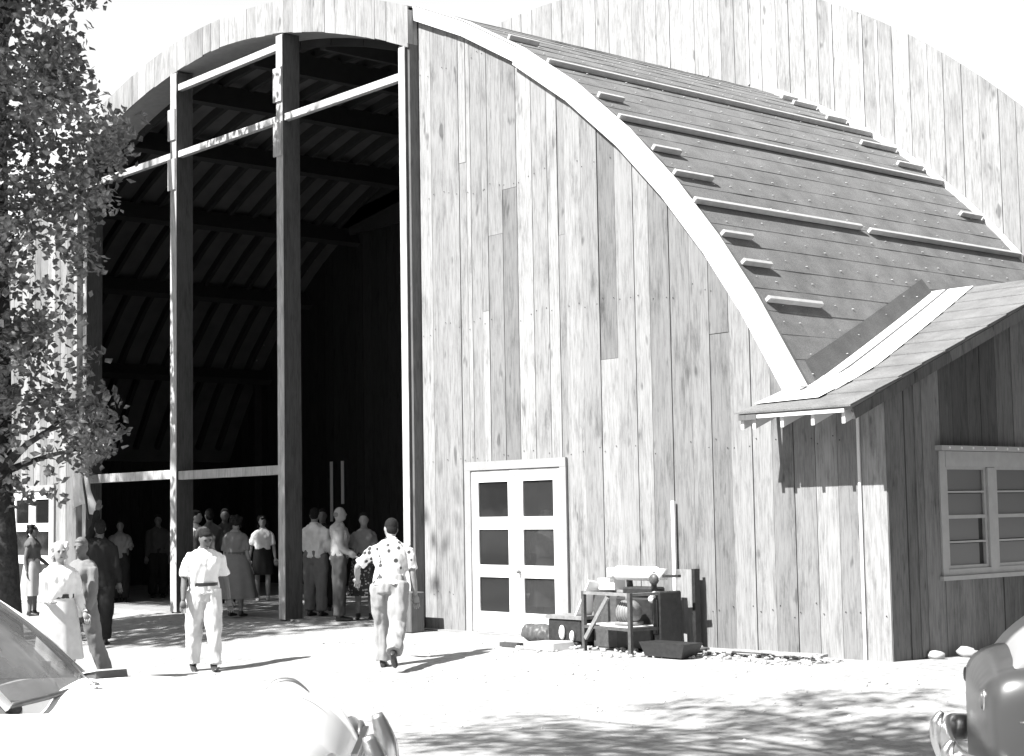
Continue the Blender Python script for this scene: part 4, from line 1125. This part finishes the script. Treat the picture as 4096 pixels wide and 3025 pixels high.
# cowl vent, wipers, hood ornament, headlights, grille, bumper, chrome
def spl(pts, rad, k=5):
    """smooth a coarse polyline (Catmull-Rom) and its radii"""
    P = [Vector(p) for p in pts]; rr = [tuple(r) if isinstance(r,(list,tuple)) else (r,r) for r in rad]; op = []; orr = []
    for i in range(len(P)-1):
        p0, p1, p2, p3 = P[max(i-1,0)], P[i], P[i+1], P[min(i+2,len(P)-1)]
        for j in range(k):
            t = j/k; op.append(.5*((2*p1)+(p2-p0)*t+(2*p0-5*p1+4*p2-p3)*t*t+(3*p1-p0-3*p2+p3)*t**3)); orr.append(tuple(rr[i][q]+(rr[i+1][q]-rr[i][q])*t for q in (0,1)))
    op.append(P[-1]); orr.append(rr[-1]); return op, orr
MB().hexa([(3.44,.22,1.100),(3.58,.02,1.108),(3.72,.12,1.106),(3.56,.46,1.088),(3.45,.22,1.108),(3.58,.04,1.145),(3.71,.13,1.145),(3.56,.44,1.094)]).build('cowl_vent', M['dash'], car)
MB().hexa([(3.43,.22,1.110),(3.58,.01,1.148),(3.73,.12,1.148),(3.56,.47,1.096),(3.43,.22,1.116),(3.58,.01,1.155),(3.73,.12,1.155),(3.56,.47,1.103)]).build('vent_flap', M['car_white'], car)
MB().tube([(3.64,-.30,1.115),(3.58,-.22,1.14),(3.50,-.12,1.20)], [.009,.007,.006], 6).ball((3.65,-.31,1.112),(.025,.022,.014)).build('wiper', M['chrome'], car, True)
MB().tube(*spl([(4.42,.0,1.035),(4.48,0,1.075),(4.56,0,1.075),(4.64,0,1.02)], [(.008,.006),(.016,.018),(.018,.016),(.006,.005)]), 12).build('hood_ornament', M['chrome'], car, True)
for s_ in (-1,1):
    hl = MB().ball((4.80,s_*.68,.70),(.07,.12,.12),16,10).build('headlight', M['chrome'], car, True)
    MB().ball((4.85,s_*.68,.70),(.035,.10,.10),16,8).build('lens', M['pane_grey'], hl, True)
MB().tube(*spl([(4.60,-.97,.48),(4.88,-.86,.50),(4.98,-.5,.52),(5.01,0,.52),(4.98,.5,.52),(4.88,.86,.50),(4.60,.97,.48)], [(.035,.08)]*7), 12).build('front_bumper', M['chrome'], car, True)
for w_ in (-.42,.42): MB().tube(*spl([(4.94,w_,.38),(5.00,w_,.52),(5.00,w_,.70),(4.95,w_,.86)], [(.05,.04),(.062,.055),(.058,.05),(.03,.02)]), 12).build('bumper_guard', M['chrome'], car, True)
for i in range(5): MB().bar((4.89,-.50,.56+.055*i),(4.89,.50,.56+.055*i),.03,.018).build('grille_bar', M['chrome'], car)
for s_, in ((4.05,),(0.95,)):
    for w_ in (-.80,.80): wheel(car, s_, w_, .34, 1 if w_ > 0 else -1)

# --- dark car at the right edge
P1 = CAM+ray(2100,1452)*(9.3/ray(2100,1452).length)
rd = (ray(2300,1480)); vd = Vector((rd.x,rd.y,0)).normalized(); ax2 = Vector((-vd.y*-1, -vd.x, 0)); ax2 = Vector((vd.y,-vd.x,0))
ax2 = (Matrix.Rotation(R(6),3,'Z') @ ax2).normalized()          # runs from the tail (left) to the nose (right, outside the frame)
org2 = Vector((P1.x,P1.y,0))+ax2*.06+Vector((-ax2.y,ax2.x,0))*.55
car2 = empty('parked_car', (org2.x,org2.y,0), math.atan2(ax2.y,ax2.x), 'dark rounded sedan with a paler roof parked at the right edge', 'car')
top = [(0,.96),(.12,1.03),(.4,1.05),(1.2,1.06),(3.0,1.06),(4.2,1.0),(4.9,.9)]
cen = [(0,1.00),(.12,1.08),(.4,1.12),(1.2,1.10),(3.0,1.10),(4.2,1.04),(4.9,.9)]
b2 = sedan(car2, M['car_dark'], M['car_pale'], top, cen, .90, 4.9, .06, (.96,.93,.99,.99), 0)
m = MB(); vs = []; n = 20
for i in range(n+1):
    t = i/n; s_ = .20+(3.3-.20)*t**1.5; t = t**1.5; z = 1.04+.50*max(0,math.sin(math.pi*t**.72))**.85; zw = max(.0, (z-1.04)/.56)
    for k in range(15):
        a = math.pi*k/14; cw = math.cos(a); sw_ = math.sin(a)
        vs.append((s_, -math.copysign(abs(cw)**.75,cw)*(.74-.10*zw), 1.03+(z-1.03)*sw_**.55))
m.add(vs, [(i*15+k,(i+1)*15+k,(i+1)*15+k+1,i*15+k+1) for i in range(n) for k in range(14)])
cb_ = m.build('cabin', M['car_pale'], car2, True); cb_.modifiers.new('sub','SUBSURF').render_levels = 2
for s_ in (-1,1):
    MB().tube([(.20,s_*.925,.775),(.34,s_*.935,.778),(.9,s_*.945,.785),(3.6,s_*.945,.79)], [(.004,.004),(.014,.012),(.020,.026),(.020,.026)], 8).build('side_trim', M['chrome'], car2, True)
    tl_ = MB().ball((.045,s_*.70,.86),(.018,.035,.06),14,10).build('tail_light', M['chrome'], car2, True)
    MB().ball((.030,s_*.70,.86),(.014,.024,.045),12,8).build('lens', M['pane_grey'], tl_, True)
    MB().tube(*spl([(-.13,s_*.62,.36),(-.16,s_*.62,.48),(-.155,s_*.62,.58),(-.12,s_*.62,.64)], [.03,.04,.036,.015]), 12).build('bumper_guard', M['chrome'], car2, True)
MB().tube(*spl([(.10,-.95,.50),(.0,-.93,.51),(-.08,-.80,.52),(-.11,-.4,.52),(-.12,0,.52),(-.11,.4,.52),(-.08,.80,.52),(.0,.93,.51),(.10,.95,.50)], [(.035,.085)]*9), 12).build('rear_bumper', M['chrome'], car2, True)
for s_, in ((1.0,),(3.95,)):
    for w_ in (-.80,.80): wheel(car2, s_, w_, .34, 1 if w_ > 0 else -1)

# ================================================================== MACHINERY AND CLUTTER BY THE DOOR
def gp(x, y): return Vector((x, y, gz(y)))
# iron stand with motor
st = empty('iron_stand', (-13.9,-.85,.22), 0, 'rusty angle iron stand holding a small round motor beside the door', 'stand')
bx = [(-.47,-.12),(.45,-.26),(.50,.30),(-.44,.36)]
for x, y in bx: MB().bar((x,y,-.02),(x,y,.72),.045,.045).build('leg', M['iron'], st)
for z in (.70,.30):
    for (a, b) in zip(bx, bx[1:]+bx[:1]): MB().bar((a[0],a[1],z),(b[0],b[1],z),.04,.035).build('rail', M['iron_pale'] if z > .5 else M['iron'], st)
MB().bar((-.42,-.15,.16),(.02,-.20,.66),.03,.05).build('brace', M['iron_pale'], st)
MB().hexa([(-.44,-.10,.30),(.42,-.22,.30),(.46,.28,.30),(-.42,.33,.30),(-.44,-.10,.33),(.42,-.22,.33),(.46,.28,.33),(-.42,.33,.33)]).build('shelf', M['trim'], st)
mo = MB().tube([(.04,0,.46),(.06,0,.46),(.10,0,.46),(.26,0,.46),(.30,0,.46),(.32,0,.46)], [.03,.10,.13,.13,.10,.04], 20); mo.tube([(.16,0,.56),(.16,0,.64),(.22,0,.66)],[.022,.026,.02]); mo.box(.05,.31,-.11,.11,.31,.35)
for i in range(4): mo.tube([(.11+.04*i,0,.46),(.122+.04*i,0,.46)],[.142,.142],20)
motor = mo.build('motor', M['iron_pale'], None, True, (-13.88,-.88,.245)); tag(motor, 'small finned round electric motor sitting on the shelf of the iron stand', 'motor')
# tall engine / compressor behind the stand, with a guard at its right
en = empty('engine', (-13.75,-.50,.24), 0, 'tall black engine with a belt guard standing behind the iron stand', 'engine')
MB().box(-.40,.20,-.16,.20,.0,.62).box(-.34,.14,-.10,.16,.62,.74).build('block', M['iron_dark'], en, bevel=.02)
MB().box(.27,.38,-.20,.18,.02,.70).box(.29,.36,-.24,-.20,.20,.62).build('belt_guard', M['iron_dark'], en, bevel=.015)
MB().tube([(.16,-.06,.70),(.16,-.06,.92),(.26,-.06,.92)],[.035,.035,.03],10).ball((.20,-.10,.84),(.07,.05,.07)).build('carburettor', M['iron'], en, True)
MB().tube([(.20,-.16,.60),(.24,-.16,.62)],.045,12).tube([(.28,-.20,.66),(.31,-.2,.67)],.04,12).build('pulley', M['flash'], en, True)
MB().bar((-.28,-.05,.86),(.52,.0,.88),.05,.03).build('lever', M['iron_dark'], en)
MB().tube([(-.30,0,.74),(-.32,0,.90),(-.05,0,.93),(.05,0,.90)],[.04,.05,.05,.03],10).build('manifold', M['iron'], en, True)
tk_ = MB().tube([(-.34,0,0),(-.30,0,0),(.34,0,0),(.38,0,0)],[.05,.085,.085,.05],16).box(-.42,-.34,-.07,.07,-.07,.06).box(.36,.46,-.07,.07,-.07,.06).build('fuel_tank', M['white'], None, True, (-13.93,-.52,1.14)); tag(tk_, 'white horizontal tank with dark ends lying on top of the engine', 'tank')
# white box step + leaning panel
o = MB().box(-.15,.15,-.10,.10,0,.14).build('carton', M['white'], None, False, (-14.42,-.45,.93), bevel=.008); tag(o, 'small white carton perched left of the engine top', 'carton')
cb = MB().box(-.20,.22,-.16,.16,0,.66).build('crate', M['iron'], None, False, (-14.42,-.42,.24), bevel=.008); tag(cb, 'plain crate standing left of the black engine', 'crate')
o = MB().bar((-14.78,-.62,.58),(-14.55,-.58,1.03),.22,.025,upv=(1,-.2,0)).build('tilted_sheet', M['white']); tag(o, 'white panel leaning against the crate left of the engine', 'sheet')
# compressor box with grey lid at left
cp = empty('compressor', (-14.93,-.60,.24), 0, 'low dark compressor with a flat grey lid near the door bottom', 'compressor')
MB().box(-.30,.30,-.18,.18,.06,.33).box(-.24,-.16,-.20,.2,0,.06).box(.16,.24,-.20,.2,0,.06).build('case', M['iron_dark'], cp, bevel=.015)
MB().box(-.33,.33,-.20,.20,.332,.375).build('lid', M['iron_pale'], cp)
MB().ball((-.02,-.20,.17),(.05,.03,.09)).ball((.16,-.20,.13),(.035,.03,.07)).build('gauge', M['white'], cp, True)
MB().tube([(-.28,-.05,.2),(-.33,-.06,.1),(-.30,-.1,.02)],.02,8).build('hose', M['iron_pale'], cp, True)
# sack / roll
sk = MB(); sk.ball((0,0,.13),(.28,.14,.13),16,10); sk.ball((.18,.02,.10),(.18,.12,.11),12,8); sk.ball((-.2,0,.14),(.12,.12,.12),12,8)
sm = remesh(sk, .015, 'sack', 2); folds(sm, .02, (14,14,14), 5)
o = link('sack', sm, M['iron'], None, True, (-15.62,-.55,.22)); tag(o, 'lumpy dark sack lying on the ground in front of the door', 'sack')
o = MB().box(-.17,.17,-.05,.05,0,.05).build('short_plank', M['dark_board'], None, False, (-15.62,-1.05,.22)); tag(o, 'short dark plank on the ground left of the sack', 'plank')
o = MB().hexa([(-.3,-.2,0),(.3,-.24,0),(.3,.2,0),(-.3,.2,0),(-.26,-.16,.10),(.26,-.2,.12),(.26,.16,.12),(-.26,.16,.10)]).build('stone_block', M['stone'], None, False, (-14.98,-.98,.205), bevel=.02); tag(o, 'pale flat block on the ground below the compressor', 'block')
# trough
o = MB().hexa([(-.28,-.12,0),(.28,-.12,0),(.28,.12,0),(-.28,.12,0),(-.34,-.16,.16),(.36,-.16,.16),(.36,.16,.16),(-.34,.16,.16)]).build('trough', M['iron_dark'], None, False, (-12.98,-.95,.235)); tag(o, 'black metal trough on the ground right of the iron stand', 'trough')
# leaning door panel by the wall with a dark edge
lp = empty('leaning_board', (-13.33,-.10,.25), 0, 'wide weathered board leaning upright on the wall right of the engine', 'board')
MB().box(-.30,.0,-.05,-.02,.0,.93).build('board_face', M['board'], lp); MB().box(.002,.05,-.09,-.0,.0,.94).build('board_edge', M['iron_dark'], lp)
o = MB().box(-.025,.025,-.045,-.015,0,1.75).build('upright_lath', M['white'], None, False, (-13.73,-.02,.25)); tag(o, 'tall narrow pale lath standing against the wall behind the engine', 'lath')
# planks and debris to the right
deb = [((-12.95,-.38),(-11.35,-.22),.10,.05,'long pale plank lying along the wall foot, the longest of the pile'),((-13.0,-.62),(-12.0,-.42),.13,.03,'broad short plank at the left end of the plank pile'),((-12.4,-.55),(-11.3,-.45),.09,.03,'thin plank in front of the longest plank'),((-11.9,-.62),(-11.1,-.60),.05,.03,'narrow lath at the right end of the plank pile')]
for i, (a, b, wd, hh, lb) in enumerate(deb):
    o = MB().bar((a[0],a[1],gz(a[1])+.03+.018*i),(b[0],b[1],gz(b[1])+.03+.012*i),wd,hh*.6).build('plank', M['band_board']); tag(o, lb, 'plank', 'planks lying along the wall foot')
rs = random.Random(77)
def rock(m, c, r):
    vs0 = len(m.v); m.ball(c, (r*rs.uniform(.8,1.4), r*rs.uniform(.8,1.2), r*rs.uniform(.5,.9)), 7, 5)
    for i in range(vs0, len(m.v)):
        v = Vector(m.v[i]); m.v[i] = tuple(v+Vector((rs.gauss(0,1),rs.gauss(0,1),rs.gauss(0,1)))*r*.10)
m = MB()
for i in range(150):
    x = rs.uniform(-13.9,-11.0); y = rs.uniform(-1.0,-.25); rock(m, (x,y,gz(y)+.005), rs.uniform(.012,.04))
for i in range(60):
    x = rs.uniform(-15.4,-13.0); y = rs.uniform(-1.25,-.7); rock(m, (x,y,gz(y)+.005), rs.uniform(.015,.045))
tag(m.build('rubble', M['stone']), kind='stuff')
m = MB()
for i in range(260):
    x = rs.uniform(-19,-8); y = rs.uniform(-6.5,-.6); rock(m, (x,y,gz(y)+.004), rs.uniform(.006,.018))
tag(m.build('pebbles', M['stone']), kind='stuff')
for (x, y, r, lb) in ((-10.52,.62,.085,'rounded white rock by the annex wall, the left one'),(-10.40,1.05,.10,'white rock by the annex wall, nearest the dark car'),(-13.2,-.25,.07,'small white rock at the foot of the leaning board')):
    mm = MB(); rock(mm, (0,0,r*.35), r); o = mm.build('rock', M['stone'], None, True, (x,y,.24)); tag(o, lb, 'rock', 'white rocks at the wall foot')
coil = MB()
for q in range(3): coil.tube([(-12.95+.13*math.cos(a)+.05*q,-.62+.10*math.sin(a),.27+.02*q) for a in [2*math.pi*i/16 for i in range(17)]], .012, 6)
tag(coil.build('cable_coil', M['iron'], None, True), 'loose coil of cable on the ground beside the black trough', 'coil')
# box against the right jamb
o = MB().box(-.36,.30,-.14,.10,0,.56).build('tool_box', M['casing'], None, False, (-18.62,-.42,.24), bevel=.01)
o.active_material = M['dark_board']; tag(o, 'grey upright box standing at the foot of the right jamb', 'box')

bpy.data.scenes.remove(TMP)
